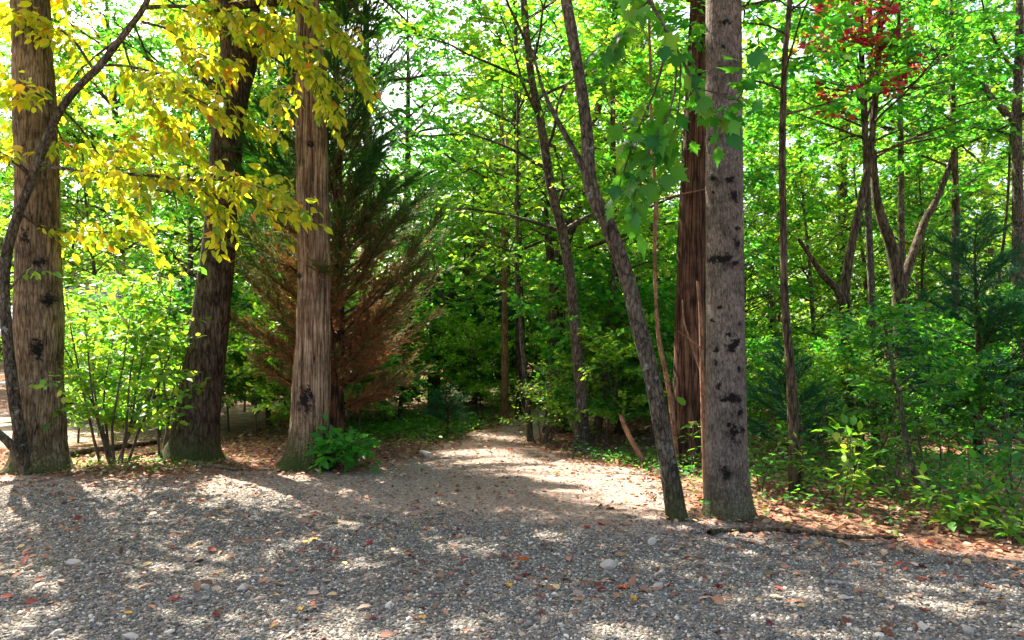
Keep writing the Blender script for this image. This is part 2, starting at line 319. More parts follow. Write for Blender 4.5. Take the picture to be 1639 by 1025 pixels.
def crown(C, rad, zlo, zhi, nb, bl, lsize=.09, step=.045, droop=.25, pal='green', flat=.6, dens=1., up=.35, nsub=5, ntw=4, tl=.35, twigs=False, shape='dome', base=.02, az=None, tint=1.):
    """branches, sub-branches, twigs and leaves grown from a trunk polyline C"""
    L, TB = Leaves(), Tubes(); z = C[:, 2]; top = C[-1, 2]; lsize *= 1.3; step *= .62 / dens; flat = flat * .62
    for b in range(nb):
        t = (b + rng.random()) / nb; h = zlo + (min(zhi, top) - zlo) * t
        i = int(np.clip(np.searchsorted(z, h), 1, len(C) - 1)); p = C[i]; r = float(np.ravel(rad)[i]) if np.ndim(rad) else rad
        a = b * 2.39996 + rng.normal(0, .4) if az is None else rng.uniform(*az)
        pr = {'dome': math.sqrt(max(.12, 1 - (2 * t - .75) ** 2 * .62)), 'cone': 1.05 - .85 * t, 'top': .5 + .6 * t, 'even': 1}[shape]
        ln = bl * pr * rng.uniform(.7, 1.2); el = up + .5 * t * rng.uniform(.4, 1.3)
        B = limb(p, (math.cos(a) * math.cos(el), math.sin(a) * math.cos(el), math.sin(el)), ln, 7, .10, -.02)
        br = max(.006, min(r * .45, base * ln)); TB.add(B, np.linspace(br, br * .2, len(B)), 5)
        for q in range(nsub):
            s = .22 + .74 * (q + rng.random()) / nsub; k = min(int(s * 7), 6); T = unit(B[k + 1] - B[k]); S = unit(np.cross(T, [0, 0, 1.]) + 1e-6) * (1 if q % 2 else -1)
            W = limb(B[k], T * .7 + S * rng.uniform(.5, 1.1) + np.array([0, 0, rng.normal(.08, .2)]), ln * .5 * (1.15 - .6 * s) * rng.uniform(.7, 1.2), 4, .14, -.03)
            TB.add(W, np.linspace(br * .4, br * .12, len(W)), 3)
            sprout(L, TB, W, br * .4, ntw, tl, lsize, step, droop, pal, flat, twigs, .1, .05, tint)
        sprout(L, TB, B[4:], br * .3, 3, tl, lsize, step, droop, pal, flat, twigs, tint=tint)
    return L.pack(), TB
def trace(pts, d, top=None, lean=.5):
    """[(px, py, width px[, depth offset])] from base to top -> world centres and radii; continued to height top"""
    out = []
    for i, q in enumerate(pts):
        dd = d + (q[3] if len(q) > 3 else 0); p = P(q[0], q[1], dd); out.append([*p, q[2] / 2 / F * dd])
    out[0][2] = gz(out[0][0], out[0][1]) - .06
    if top and out[-1][2] < top:
        a, b = np.array(out[-2]), np.array(out[-1]); v = (b - a)[:3]; v = v / max(abs(v[2]), .05); h = top - b[2]
        for f in (.35, .7, 1.):
            q = b.copy(); q[:3] += np.array([v[0] * lean, v[1] * lean + rng.normal(0, .02), 1]) * h * f; q[3] = b[3] * (1 - .8 * f) + .004; out.append(list(q))
    return np.array(out)
def trunk_mesh(tr, sides, step, depth, kv=9., vstretch=.14, flare=.35, scars=(), moss=0., seed=0, name='trunk', m=None, lumps=.05, off=(0, 0, 0)):
    ln = np.linalg.norm(np.diff(tr[:, :3], axis=0), axis=1).sum(); n = max(6, int(ln / step)); S = spline(tr, n); S = S[[i for i in range(n) if S[i, 2] < 6.4 or i % 9 == 0 or i == n - 1]]; n = len(S); C, r = S[:, :3], np.maximum(S[:, 3], .002)
    th = np.arange(sides) / sides * 2 * math.pi; hh = (C[:, 2] - C[0, 2])[:, None] + 0 * th[None]
    X = np.stack([(np.cos(th)[None] * r[:, None]).ravel(), (np.sin(th)[None] * r[:, None]).ravel(), (C[:, 2][:, None] + 0 * th[None]).ravel()], 1)
    ri = 1 - np.abs(2 * noise(X * np.array([kv * 6, kv * 6, kv * 6 * vstretch]), seed) - 1); ri2 = noise(X * np.array([kv * 14, kv * 14, kv * 14 * vstretch * 2]), seed + 1)
    lump = noise(X * 3.1, seed + 2) - .5
    rr = r[:, None] * (1 + lumps * 2 * lump.reshape(n, sides)) + depth * (ri + .5 * ri2 - .9).reshape(n, sides)
    if flare: rr *= 1 + flare * np.exp(-hh / .16) * (.55 + .45 * np.cos(th[None] * 5 + seed)) + .25 * flare * np.exp(-hh / .45)
    red = np.zeros(n * sides)
    V, Q = tube(C, rr, sides)
    for (sx, sy, a, b) in scars:                          # a scar: picture position on the camera side, half-sizes in m
        d = V[:, 1].copy(); px = 819.5 + V[:, 0] / d * F; py = HZ - (V[:, 2] - EYE) / d * F
        front = V[:, 1] < np.repeat(C[:, 1], sides)
        u = (px - sx) / F * d / a / 1.6; v = (py - sy) / F * d / b / 1.6; e = noise(V * 38, 3) * 1.1 + noise(V * 90, 4) * .6
        red = np.maximum(red, np.clip(1.55 - np.sqrt(u * u + v * v) - e * .75, 0, 1) * front)
    if len(scars): V[:, :2] += (V[:, :2] - np.repeat(C[:, :2], sides, 0)) * (red * .035)[:, None]
    g = np.clip(moss * np.exp(-hh.ravel() / .45) * 1.3, 0, 1)
    return obj(name, mesh(name, V - np.asarray(off), Q, np.stack([red, g, 0 * g], 1), [m], True)), C, r
def make_tree(name, label, pts, d, bark, top, cr=None, group=None, sides=14, step=.12, depth=.006, flare=.35, limbs=(), scars=(), moss=0., seed=0, tpl=RH, cat='tree', kv=9., vs=.14, carve=True, lumps=.05):
    tr = trace(pts, d, top); base = tr[0, :3] + np.array([0, 0, .06]); root = thing(name, label, cat, base, group)
    t, C, r = trunk_mesh(tr, sides, step, depth, kv, vs, flare, scars, moss, seed, 'trunk', bark, lumps, base); t.parent = root
    for lm in limbs:                                    # limbs the photograph shows one by one
        S = trace(lm, d); S[0, 2] = P(lm[0][0], lm[0][1], d + (lm[0][3] if len(lm[0]) > 3 else 0))[2]
        o, _, _ = trunk_mesh(S, 9, .07, .003, 9, .2, 0, (), 0, seed + 7, 'limb', bark, .03, base); o.parent = root
    if cr:
        crs = cr if isinstance(cr, list) else [cr]
        for q in crs:
            q = dict(q); tp = q.pop('tpl', tpl); L, TB = crown(C, r, **q)
            if carve: L.keep((gap(L.p) < .5) | (rng.random(len(L.p)) < .06))
            o = obj('crown', L.data('crown', tp, M_LEAF, base), root, kind='stuff')
            TB.build('branches', B_TWIG if bark in (B_GREY, B_PINE, B_OAK) else bark, root, base)
    return root

# ------------------------------------------------------------------ ground
def poly_in(x, y, poly):
    r = np.zeros(x.shape, bool); n = len(poly)
    for i in range(n):
        (x0, y0), (x1, y1) = poly[i], poly[i - 1]
        c = (y0 > y) != (y1 > y)
        with np.errstate(divide='ignore', invalid='ignore'): r ^= c & (x < (x1 - x0) * (y - y0) / (y1 - y0 + 1e-12) + x0)
    return r
def gpt(px, py): d = gd(py); return ((px - 819.5) / F * d, d)
DRIVE = [(-9, -14), (9, -14), (9, 4.6), gpt(1639, 893), gpt(1500, 880), gpt(1330, 850), gpt(1215, 832), gpt(1100, 832), gpt(1075, 795), gpt(1000, 752), gpt(920, 738), gpt(862, 722), gpt(850, 704),
         (1.4, 15.2), (2.8, 16.6), (5.5, 18.2), (9, 19.5), (9, 21), (4.5, 20), (1.6, 18), (.2, 16.2), gpt(765, 692), gpt(705, 715), gpt(660, 735), gpt(620, 757), gpt(520, 763), gpt(420, 757), gpt(300, 762), gpt(120, 768), gpt(0, 772), (-9, 8.9)]
def masks(x, y):
    dx = (n2(x, y, 1.2, 21) - .5) * .7 + (n2(x, y, 4.5, 23) - .5) * .35; dy = (n2(x, y, 1.2, 22) - .5) * .9 + (n2(x, y, 4.5, 24) - .5) * .4
    g = np.zeros(x.shape)
    for ox, oy in ((0, 0), (.14, 0), (-.14, 0), (0, .2), (0, -.2)): g += poly_in(x + dx + ox, y + dy + oy, DRIVE) / 5
    return g
ax = np.concatenate([-np.geomspace(150, 9.3, 46), np.arange(-9, 9.01, .07), np.geomspace(9.3, 150, 46)])
ay = np.concatenate([np.linspace(-60, 1.5, 22), np.arange(1.8, 16, .07), np.geomspace(16.2, 170, 60)])
GX, GY = np.meshgrid(ax, ay); gx, gy = GX.ravel(), GY.ravel()
GM = masks(gx, gy); zz = ground_z(gx, gy)
rise = .07 * np.clip((1 - GM), 0, 1) * (gy < 60) * n2(gx, gy, .8, 31)
zz = zz + .02 * (n2(gx, gy, 5, 32) - .5) * (np.abs(gx) < 9) * (gy < 16)
px_, py_ = 819.5 + gx / np.maximum(gy, .5) * F, HZ + EYE / np.maximum(gy, .5) * F
gravel = GM * np.clip(1 - .75 * np.exp(-((px_ - 960) / 170) ** 2 - ((py_ - 775) / 55) ** 2) - .55 * np.exp(-((px_ - 470) / 260) ** 2 - ((py_ - 752) / 30) ** 2) - .45 * np.exp(-((px_ - 1130) / 240) ** 2 - ((py_ - 850) / 26) ** 2) - .6 * (gy > 11) - .8 * np.clip((gy - np.where(gx > -2.2, 6.0, 7.2)) / 1.6, 0, 1), 0, 1)
litter = np.clip((1 - GM) * .75 + .55 * np.exp(-((px_ - 1350) / 300) ** 2 - ((py_ - 850) / 40) ** 2) - .7 * np.exp(-((gx + 9.5) / 3.0) ** 2 - ((gy - 16) / 3.5) ** 2), 0, 1) * .85
moss = np.clip(.55 * np.exp(-((px_ - 40) / 130) ** 2 - ((py_ - 905) / 16) ** 2) + .45 * np.exp(-((px_ - 170) / 140) ** 2 - ((py_ - 758) / 10) ** 2) + .3 * np.exp(-((px_ - 820) / 60) ** 2 - ((py_ - 712) / 8) ** 2)
               + .6 * np.exp(-((px_ - 660) / 110) ** 2 - ((py_ - 690) / 22) ** 2) + .35 * (gy > 12) * (1 - GM), 0, 1)
nx, ny = len(ax), len(ay); ii = (np.arange(ny - 1) * nx)[:, None] + np.arange(nx - 1)[None]
GQ = np.stack([ii, ii + 1, ii + nx + 1, ii + nx], -1).reshape(-1, 4)
ground = obj('ground', mesh('ground', np.stack([gx, gy, zz], 1), GQ, np.stack([gravel, moss, litter], 1), [ground_mat()], True), kind='structure')

# loose stones: the largest as pieces of the ground, the mass of the gravel as stuff
def pebble(s):
    import bmesh
    bm = bmesh.new(); bmesh.ops.create_icosphere(bm, subdivisions=1, radius=1); r_ = np.random.default_rng(s)
    nrm = unit(r_.normal(0, 1, (5, 3)))
    for v in bm.verts:
        c = np.array(v.co); 
        for q in nrm:
            e = c @ q
            if e > .72: c -= q * (e - .72)
        c *= np.array([1, r_.uniform(.68, .8), .55]); v.co = c * r_.uniform(.93, 1.07)
    m = bpy.data.meshes.new('stone'); bm.to_mesh(m); bm.free(); m.materials.append(M_STONE); return m
PEB = [pebble(i) for i in range(6)]
def scatter_in(n, x0, x1, y0, y1, power=1.):
    y = y0 + (y1 - y0) * rng.random(n) ** power; x = (rng.random(n) * 2 - 1) * np.minimum(.72 * y + .5, 9.5); return x, y
x, y = scatter_in(230000, 0, 0, 3.3, 11.5, 1.25)
k = masks(x, y) * np.clip(1.15 - np.clip((y - np.where(x > -2.2, 5.8, 7.0)) / 1.7, 0, .9) - 1.0 * np.exp(-((819.5 + x / y * F - 960) / 170) ** 2 - ((HZ + EYE / y * F - 775) / 55) ** 2) - .8 * (y > 9.5), .05, 1) * (.2 + 1.4 * n2(x, y, 1.3, 77)) > rng.random(len(x)); x, y = x[k], y[k]
sz = rng.lognormal(math.log(.0098), .36, len(x)); sz = np.clip(sz, .005, .028)
order = np.argsort(-(sz / y)); big, rest = order[:300], order[300:]
zg = ground_z(x, y) + .02 * (n2(x, y, 5, 32) - .5)
gm = bpy.data.meshes.new('gravel'); gm.vertices.add(len(rest)); gm.vertices.foreach_set('co', np.stack([x[rest], y[rest], zg[rest] + sz[rest] * .12], 1).astype(np.float32).ravel())
a = gm.attributes.new('size', 'FLOAT', 'POINT'); a.data.foreach_set('value', sz[rest].astype(np.float32))
a = gm.attributes.new('rot', 'FLOAT_VECTOR', 'POINT'); a.data.foreach_set('vector', np.stack([rng.normal(0, .3, len(rest)), rng.normal(0, .3, len(rest)), rng.uniform(0, 6.28, len(rest))], 1).astype(np.float32).ravel())
grav = obj('gravel', gm, kind='stuff'); tag(grav, 'loose grey gravel covering the foreground and the path', 'gravel')
pc = bpy.data.collections.new('pebble_shapes')
for i, q in enumerate(PEB): pc.objects.link(bpy.data.objects.new('pebble_shape', q))
ng = bpy.data.node_groups.new('scatter_gravel', 'GeometryNodeTree')
ng.interface.new_socket('Geometry', in_out='INPUT', socket_type='NodeSocketGeometry'); ng.interface.new_socket('Geometry', in_out='OUTPUT', socket_type='NodeSocketGeometry')
gi, go = ng.nodes.new('NodeGroupInput'), ng.nodes.new('NodeGroupOutput'); mp_ = ng.nodes.new('GeometryNodeMeshToPoints'); ip = ng.nodes.new('GeometryNodeInstanceOnPoints')
ci = ng.nodes.new('GeometryNodeCollectionInfo'); ci.inputs[0].default_value = pc; ci.inputs[1].default_value = True; ci.inputs[2].default_value = True
na = ng.nodes.new('GeometryNodeInputNamedAttribute'); na.data_type = 'FLOAT'; na.inputs[0].default_value = 'size'
nr = ng.nodes.new('GeometryNodeInputNamedAttribute'); nr.data_type = 'FLOAT_VECTOR'; nr.inputs[0].default_value = 'rot'
lk = ng.links.new
lk(gi.outputs[0], mp_.inputs[0]); lk(mp_.outputs[0], ip.inputs['Points']); lk(ci.outputs[0], ip.inputs['Instance']); ip.inputs['Pick Instance'].default_value = True
lk(nr.outputs[0], ip.inputs['Rotation']); lk(na.outputs[0], ip.inputs['Scale']); lk(ip.outputs[0], go.inputs[0])
mod = grav.modifiers.new('scatter', 'NODES'); mod.node_group = ng
for j in big:
    o = obj('stone', PEB[j % 6], ground, (x[j], y[j], zg[j] + sz[j] * .2)); s_ = sz[j] * 1.15
    o.scale = (s_, s_, s_); o.rotation_euler = (*rng.normal(0, .25, 2), rng.uniform(0, 6.28))

# ------------------------------------------------------------------ the near trees, traced from the photograph
YL = dict(pal='yellow', droop=.7, flat=.45, lsize=.12, step=.06)
TALL = dict(lsize=.12, step=.085, nsub=5, ntw=3, tl=.5, droop=.3, flat=.45, dens=.8)
make_tree('oak_tree', 'thick brown trunk at the left edge with a slim stem growing against it',
          [(65, 757, 92), (65, 720, 76), (63, 600, 68), (62, 490, 70), (61, 420, 64), (60, 300, 62), (55, 150, 60), (48, 0, 54), (44, -60, 50)], gd(757), B_OAK, 15,
          dict(zlo=6.2, zhi=14.5, nb=30, bl=4.0, pal='mid', **{**TALL, 'dens': 1.05}), sides=64, step=.022, depth=.012, flare=.28, moss=.5, seed=3, scars=[(78, 480, .11, .09), (60, 560, .1, .16), (40, 380, .06, .1), (62, 420, .12, .05)])
make_tree('leaning_oak_tree', 'thick dark leaning trunk between the left shrub and the brown evergreen',
          [(308, 735, 96), (311, 705, 74), (325, 600, 64), (338, 500, 58), (350, 400, 50), (357, 300, 48), (366, 200, 50), (378, 105, 50), (372, 55, 40), (345, -40, 32)], gd(735), B_DARK, 14,
          dict(zlo=6.0, zhi=13.5, nb=30, bl=4.0, pal='mid', **{**TALL, 'dens': 1.1}), sides=56, step=.025, depth=.012, flare=.3, moss=.6, seed=9,
          limbs=[[(372, 170, 26), (392, 130, 24, .1), (405, 80, 20, .15), (408, 20, 18, .2), (415, -60, 12, .3)], [(352, 150, 16), (330, 128, 14, -.1), (305, 105, 10, -.2), (285, 70, 7, -.3)]])
make_tree('pine_tree', 'straight furrowed brown trunk with grey lichen in front of the brown evergreen',
          [(492, 750, 86), (494, 715, 64), (499, 600, 57), (503, 450, 51), (500, 300, 50), (498, 190, 48), (495, 80, 43), (490, -50, 36)], gd(750), B_PINE, 17,
          dict(zlo=6.0, zhi=15, nb=38, bl=4.4, pal='mid', **{**TALL, 'dens': 1.3}), sides=64, step=.022, depth=.013, vs=.05, flare=.45, moss=.75, seed=5, scars=[(497, 232, .05, .04), (478, 440, .06, .05), (490, 640, .1, .2)])
make_tree('leaning_sapling', 'slender grey curving trunk leaning left beside the thick grey trunk',
          [(1086, 832, 33), (1074, 770, 30), (1060, 690, 27), (1045, 610, 26), (1022, 520, 26), (1002, 440, 25), (975, 365, 24), (946, 300, 23), (940, 220, 20), (930, 140, 19), (906, 0, 17), (892, -70, 15)], gd(832), B_SLIM, 8.5,
          dict(zlo=4.9, zhi=8.2, nb=16, bl=1.9, pal='lime', lsize=.10, step=.06, nsub=5, ntw=4, tl=.35, flat=.5), sides=32, step=.025, depth=.005, flare=.12, moss=.5, seed=12, tpl=OV,
          limbs=[[(943, 290, 14), (918, 240, 10, .1), (888, 185, 8, .2), (868, 140, 6, .3), (852, 80, 4, .4)]])
make_tree('tulip_tree', 'thick straight grey trunk with black scars right of the path',
          [(1165, 823, 80), (1164, 790, 70), (1162, 700, 65), (1161, 500, 60), (1159, 250, 57), (1158, 0, 55), (1157, -80, 53)], gd(823), B_GREY, 16,
          dict(zlo=7.0, zhi=15.5, nb=20, bl=3.2, pal='green', **TALL), sides=112, step=.012, depth=.006, kv=14, vs=.3, flare=.22, moss=.45, seed=2, lumps=.02,
          scars=[(1158, 36, .075, .03), (1157, 75, .02, .02), (1140, 78, .02, .02), (1135, 222, .05, .04), (1141, 286, .04, .035), (1168, 288, .04, .035), (1175, 315, .045, .05), (1142, 308, .015, .015), (1180, 365, .03, .03), (1180, 392, .05, .05), (1150, 415, .12, .045), (1178, 422, .04, .03),
                 (1152, 492, .02, .02), (1140, 513, .03, .02), (1167, 536, .04, .03), (1170, 558, .06, .05), (1147, 560, .03, .03), (1145, 582, .02, .03), (1183, 590, .02, .04), (1150, 620, .025, .035), (1172, 637, .085, .04), (1186, 660, .03, .04), (1168, 680, .03, .03), (1187, 690, .03, .06), (1180, 708, .04, .05), (1163, 756, .05, .06), (1185, 520, .02, .03), (1176, 690, .05, .08), (1182, 640, .03, .05), (1164, 413, .05, .05), (1160, 640, .05, .03), (1178, 548, .04, .05)])
make_tree('cedar_trunk_tree', 'dark shaggy reddish trunk just behind the thick grey trunk',
          [(1100, 744, 62), (1102, 700, 52), (1104, 600, 49), (1106, 450, 45), (1110, 300, 42), (1118, 100, 36), (1122, -20, 30)], gd(744), B_RED, 13,
          dict(zlo=5.6, zhi=12.5, nb=24, bl=3.4, pal='green', **{**TALL, 'dens': 1.1}), sides=48, step=.03, depth=.016, vs=.03, flare=.25, seed=15)
UND = dict(lsize=.085, step=.052, nsub=4, ntw=3, tl=.36, droop=.2, flat=.65)
make_tree('crooked_tree', 'crooked slim trunk in the middle leaning left above the path bend',
          [(932, 724, 24), (930, 640, 20), (922, 540, 18), (912, 440, 16), (900, 370, 16), (882, 300, 15), (866, 200, 14), (850, 120, 12), (838, 0, 11)], gd(724), B_SLIM, 9,
          dict(zlo=3.0, zhi=8.8, nb=24, bl=2.2, pal='lime', **UND), sides=16, step=.06, seed=21)
make_tree('forked_tree', 'dark thick trunk behind the slim ones at the bend of the path',
          [(890, 692, 40), (890, 640, 30), (890, 560, 28), (892, 460, 27), (900, 400, 22), (915, 360, 18), (930, 320, 14)], gd(692), B_DARK, 10,
          dict(zlo=2.9, zhi=9.8, nb=26, bl=2.6, pal='lime', **UND), sides=20, step=.06, depth=.01, seed=22, limbs=[[(892, 460, 18), (880, 400, 14, .1), (872, 330, 10, .2), (868, 250, 7, .2)]])
make_tree('ivy_clad_tree', 'dark forked trunk beyond the evergreen left of the path',
          [(695, 655, 20), (695, 560, 19), (702, 508, 18), (716, 476, 12), (735, 455, 10), (750, 430, 8)], gd(655), B_DARK, 9,
          dict(zlo=2.4, zhi=8.8, nb=26, bl=2.6, pal='green', **UND), sides=12, step=.1, seed=23, limbs=[[(702, 505, 10), (708, 475, 9), (700, 440, 7), (690, 400, 5)]])
make_tree('tan_sapling', 'straight thin tan trunk standing at the far end of the path',
          [(808, 676, 12), (808, 560, 11), (808, 480, 9), (806, 380, 7)], gd(676), B_TAN, 7, dict(zlo=2.4, zhi=6.8, nb=16, bl=1.5, pal='lime', **UND), sides=10, step=.12, seed=24)
make_tree('sapling', 'thin leaning sapling rising from the leafy bush at the path bend',
          [(850, 708, 10), (842, 620, 8), (835, 540, 7), (828, 440, 6), (828, 330, 5)], gd(708), B_SLIM, 6, dict(zlo=2.2, zhi=5.8, nb=18, bl=1.4, pal='lime', **UND), sides=8, step=.1, seed=25)
make_tree('dark_tree', 'dark trunk behind the thin saplings at the end of the path', [(838, 672, 22), (834, 600, 17), (832, 500, 14), (830, 420, 12)], gd(672), B_DARK, 11, dict(zlo=3.2, zhi=10.5, nb=24, bl=2.6, pal='green', **UND), sides=10, step=.12, seed=26)
make_tree('curved_sapling', 'thin curving stem between the crooked trunk and the leaning grey one',
          [(942, 712, 8), (962, 650, 8), (970, 600, 8), (972, 520, 7), (982, 440, 6), (980, 350, 5)], gd(712), B_SLIM, 6, dict(zlo=2.4, zhi=5.8, nb=16, bl=1.3, pal='lime', **UND), sides=8, step=.1, seed=27)
make_tree('dark_sapling', 'straight dark thin trunk behind the orange broken stem', [(990, 700, 12), (992, 600, 11), (988, 500, 10), (985, 400, 8), (983, 250, 6)], gd(696), B_DARK, 8, dict(zlo=2.6, zhi=7.6, nb=20, bl=1.9, pal='green', **UND), sides=8, step=.12, seed=28)
make_tree('orange_stem_tree', 'thin orange barked stem rising behind the slender leaning trunk',
          [(1084, 748, 9), (1079, 690, 8), (1070, 620, 8), (1055, 545, 7), (1050, 480, 6), (1048, 400, 6), (1050, 330, 7), (1045, 250, 6)], gd(748), B_TAN, 6.5, dict(zlo=3.4, zhi=6.3, nb=14, bl=1.6, pal='green', **UND), sides=10, step=.06, seed=29)
make_tree('pale_sapling', 'thin pale stem standing against the left side of the thick grey trunk', [(1130, 795, 9), (1127, 700, 9), (1124, 600, 8), (1121, 500, 6), (1116, 450, 4)], gd(795), B_TAN, None, None, sides=10, step=.05, seed=30, flare=.1,
          limbs=[[(1124, 600, 5), (1110, 560, 4, .1), (1096, 520, 3, .1), (1092, 480, 2, .1)], [(1125, 560, 4), (1105, 545, 3, -.05), (1085, 530, 2, -.1)]])
# right-hand wood
RW = dict(lsize=.085, step=.055, nsub=4, ntw=3, tl=.36, droop=.25, flat=.6)
make_tree('slim_dark_tree', 'slim dark upright trunk nearest on the right of the thick grey trunk', [(1277, 792, 24), (1271, 700, 18), (1266, 600, 15), (1256, 480, 12), (1254, 380, 11), (1252, 250, 11), (1256, 100, 9), (1264, 0, 8)], gd(792), B_DARK, 8, dict(zlo=3.9, zhi=7.6, nb=18, bl=1.6, pal='green', **RW), sides=16, step=.05, seed=41)
make_tree('twisted_tree', 'dark twisted trunk with a diagonal limb in the right wood', [(1376, 722, 22), (1362, 640, 20), (1356, 560, 18), (1352, 480, 16), (1358, 420, 14), (1372, 350, 12), (1385, 290, 11), (1396, 220, 10)], gd(722), B_DARK, 9, dict(zlo=4.3, zhi=8.6, nb=18, bl=2.0, pal='green', **RW), sides=14, step=.06, seed=42,
          limbs=[[(1354, 500, 14), (1340, 465, 12, -.1), (1318, 442, 10, -.2), (1300, 415, 8, -.3), (1278, 383, 5, -.4)]])
make_tree('forked_dark_tree', 'dark trunk forking into a leaning vee in the right wood', [(1456, 704, 30), (1446, 600, 26), (1443, 520, 25), (1436, 440, 22), (1425, 390, 18), (1408, 340, 14), (1400, 290, 12), (1396, 200, 9)], gd(704), B_DARK, 9.5, dict(zlo=4.6, zhi=9, nb=18, bl=2.3, pal='green', **RW), sides=16, step=.06, seed=43,
          limbs=[[(1440, 470, 16), (1460, 410, 14, .1), (1482, 350, 12, .2), (1500, 318, 10, .2), (1530, 240, 7, .3)]])
make_tree('slim_straight_tree', 'slim straight trunk rising through the middle of the right wood', [(1446, 694, 11), (1444, 540, 10), (1443, 400, 10), (1442, 250, 9), (1440, 160, 8)], gd(690), B_SLIM, 9, dict(zlo=5.0, zhi=8.8, nb=15, bl=2.0, pal='green', **RW), sides=9, step=.12, seed=44)
make_tree('red_leaf_tree', 'slim trunk with a patch of crimson and orange leaves at its top', [(1402, 717, 13), (1396, 500, 12), (1390, 350, 11), (1384, 200, 10), (1378, 60, 8)], gd(717), B_SLIM, 8.2,
          [dict(zlo=4.4, zhi=5.6, nb=6, bl=1.4, pal='green', **RW), dict(zlo=4.9, zhi=6.8, nb=12, bl=.95, pal='red', az=(2.8, 5.2), lsize=.1, step=.05, nsub=3, ntw=3, tl=.28, flat=.4, droop=.4)], carve=False, sides=9, step=.12, seed=45)
make_tree('dark_upright_tree', 'dark upright trunk toward the right edge behind the soft pine sapling', [(1532, 690, 14), (1531, 540, 13), (1529, 400, 12), (1530, 330, 11), (1526, 200, 9)], gd(688), B_DARK, 9, dict(zlo=4.4, zhi=8.8, nb=16, bl=2.1, pal='green', **RW), sides=9, step=.12, seed=46)
make_tree('arching_tree', 'tall trunk at the right edge with a long arching limb', [(1632, 705, 30), (1630, 560, 22), (1630, 400, 18), (1628, 200, 14), (1632, 60, 12)], gd(705), B_SLIM, 10, dict(zlo=4.4, zhi=9.5, nb=16, bl=2.2, pal='green', **RW), sides=14, step=.08, seed=47,
          limbs=[[(1627, 200, 12), (1592, 162, 10, -.1), (1560, 122, 8, -.2), (1520, 92, 6, -.3), (1480, 74, 4, -.4)]])
make_tree('thin_sapling', 'thin leaning stem in the right front undergrowth', [(1484, 812, 8), (1466, 770, 7), (1450, 700, 7), (1440, 640, 6), (1428, 590, 5), (1416, 520, 4)], gd(806), B_SLIM, None, dict(zlo=.9, zhi=2.4, nb=12, bl=.6, pal='green', **{**RW, 'lsize': .055, 'step': .03, 'tl': .2}), sides=8, step=.05, seed=48, tpl=OV)
make_tree('leaning_thin_tree', 'thin trunk leaning right near the right edge of the wood', [(1568, 700, 8), (1580, 570, 7), (1592, 480, 6), (1602, 420, 5), (1612, 330, 4)], gd(696), B_DARK, 7, dict(zlo=3.6, zhi=6.6, nb=10, bl=1.3, pal='green', **RW), sides=8, step=.12, seed=49)
for lab, pts, dd, bk in (('dead dark pole leaning left behind the slim dark trunk', [(1345, 695, 11), (1310, 645, 10), (1285, 610, 9), (1268, 585, 8)], gd(695), B_DARK),
                         ('broken orange barked stem leaning left beside the path', [(1042, 752, 10), (1018, 718, 9), (1001, 685, 8), (994, 664, 7)], gd(748), B_TAN),
                         ('pale dead stick leaning in the right front bushes', [(1500, 815, 6), (1482, 785, 6), (1465, 760, 5), (1452, 742, 4)], gd(806), B_DEAD)):
    make_tree('dead_sapling', lab, pts, dd, bk, None, None, 'dead stems standing among the trees', sides=9, step=.05, flare=.1, seed=51, cat='dead stem')

# ------------------------------------------------------------------ leaves that can be picked apart: part objects sharing meshes
LEAFMESH = {}
def leaf_mesh(shape, pal, i):
    key = (shape, pal, i)
    if key not in LEAFMESH:
        tv, tf = {'ov': OV, 'mp': MP}[shape]; a = PAL[pal]; c = np.array(a[i % len(a)][:3]) * (1 if i < len(a) else .8)
        LEAFMESH[key] = mesh('leaf', tv * np.array([1, 1, 1 + .6 * (i % 3)]), tf, np.tile(np.clip(c, 0, 1), (len(tv), 1)), [M_LEAF], True)
    return LEAFMESH[key]
def leaf_parts(L, sel, parent, base, shape, pal):
    a = np.array(PAL[pal]); pr = a[:, 3] / a[:, 3].sum()
    for j in sel:
        o = obj('leaf', leaf_mesh(shape, pal, int(rng.choice(len(a), p=pr)) + len(a) * int(rng.random() < .4)), parent)
        A, Nn = L.a[j], L.n[j]; B = np.cross(Nn, A); s = L.s[j]
        M_ = Matrix([[A[q] * s, B[q] * s, Nn[q] * s, L.p[j][q] - base[q]] for q in range(3)] + [[0, 0, 0, 1]]); o.matrix_local = M_
def branch_px(pts, d, n=10):
    S = spline(np.array([[*P(q[0], q[1], d + (q[3] if len(q) > 3 else 0)), q[2] / 2 / F * d] for q in pts]), n); return S[:, :3], np.maximum(S[:, 3], .002)
def foliage_thing(root, base, L, TB, shape, pal, n_parts, bark=B_TWIG, leave=.3):
    L.pack(); L.keep((gap(L.p) < .5) | (rng.random(len(L.p)) < leave))
    px, py = 819.5 + L.p[:, 0] / L.p[:, 1] * F, HZ - (L.p[:, 2] - EYE) / L.p[:, 1] * F
    inside = np.where((px > 0) & (px < 1639) & (py > 0) & (py < 1025))[0]
    inside = inside[np.argsort(-(L.s / L.p[:, 1])[inside])] if len(inside) else inside
    sel = rng.permutation(inside[:int(n_parts * 1.8)])[:n_parts]
    leaf_parts(L, sel, root, base, shape, pal)
    keep = np.ones(len(L.p), bool); keep[sel] = False
    if keep.sum():
        L.keep(keep); obj('foliage', L.data('foliage', OV if shape == 'ov' else MP, M_LEAF, base), root, kind='stuff')
    if TB.n: TB.build('twigs', bark, root, base)

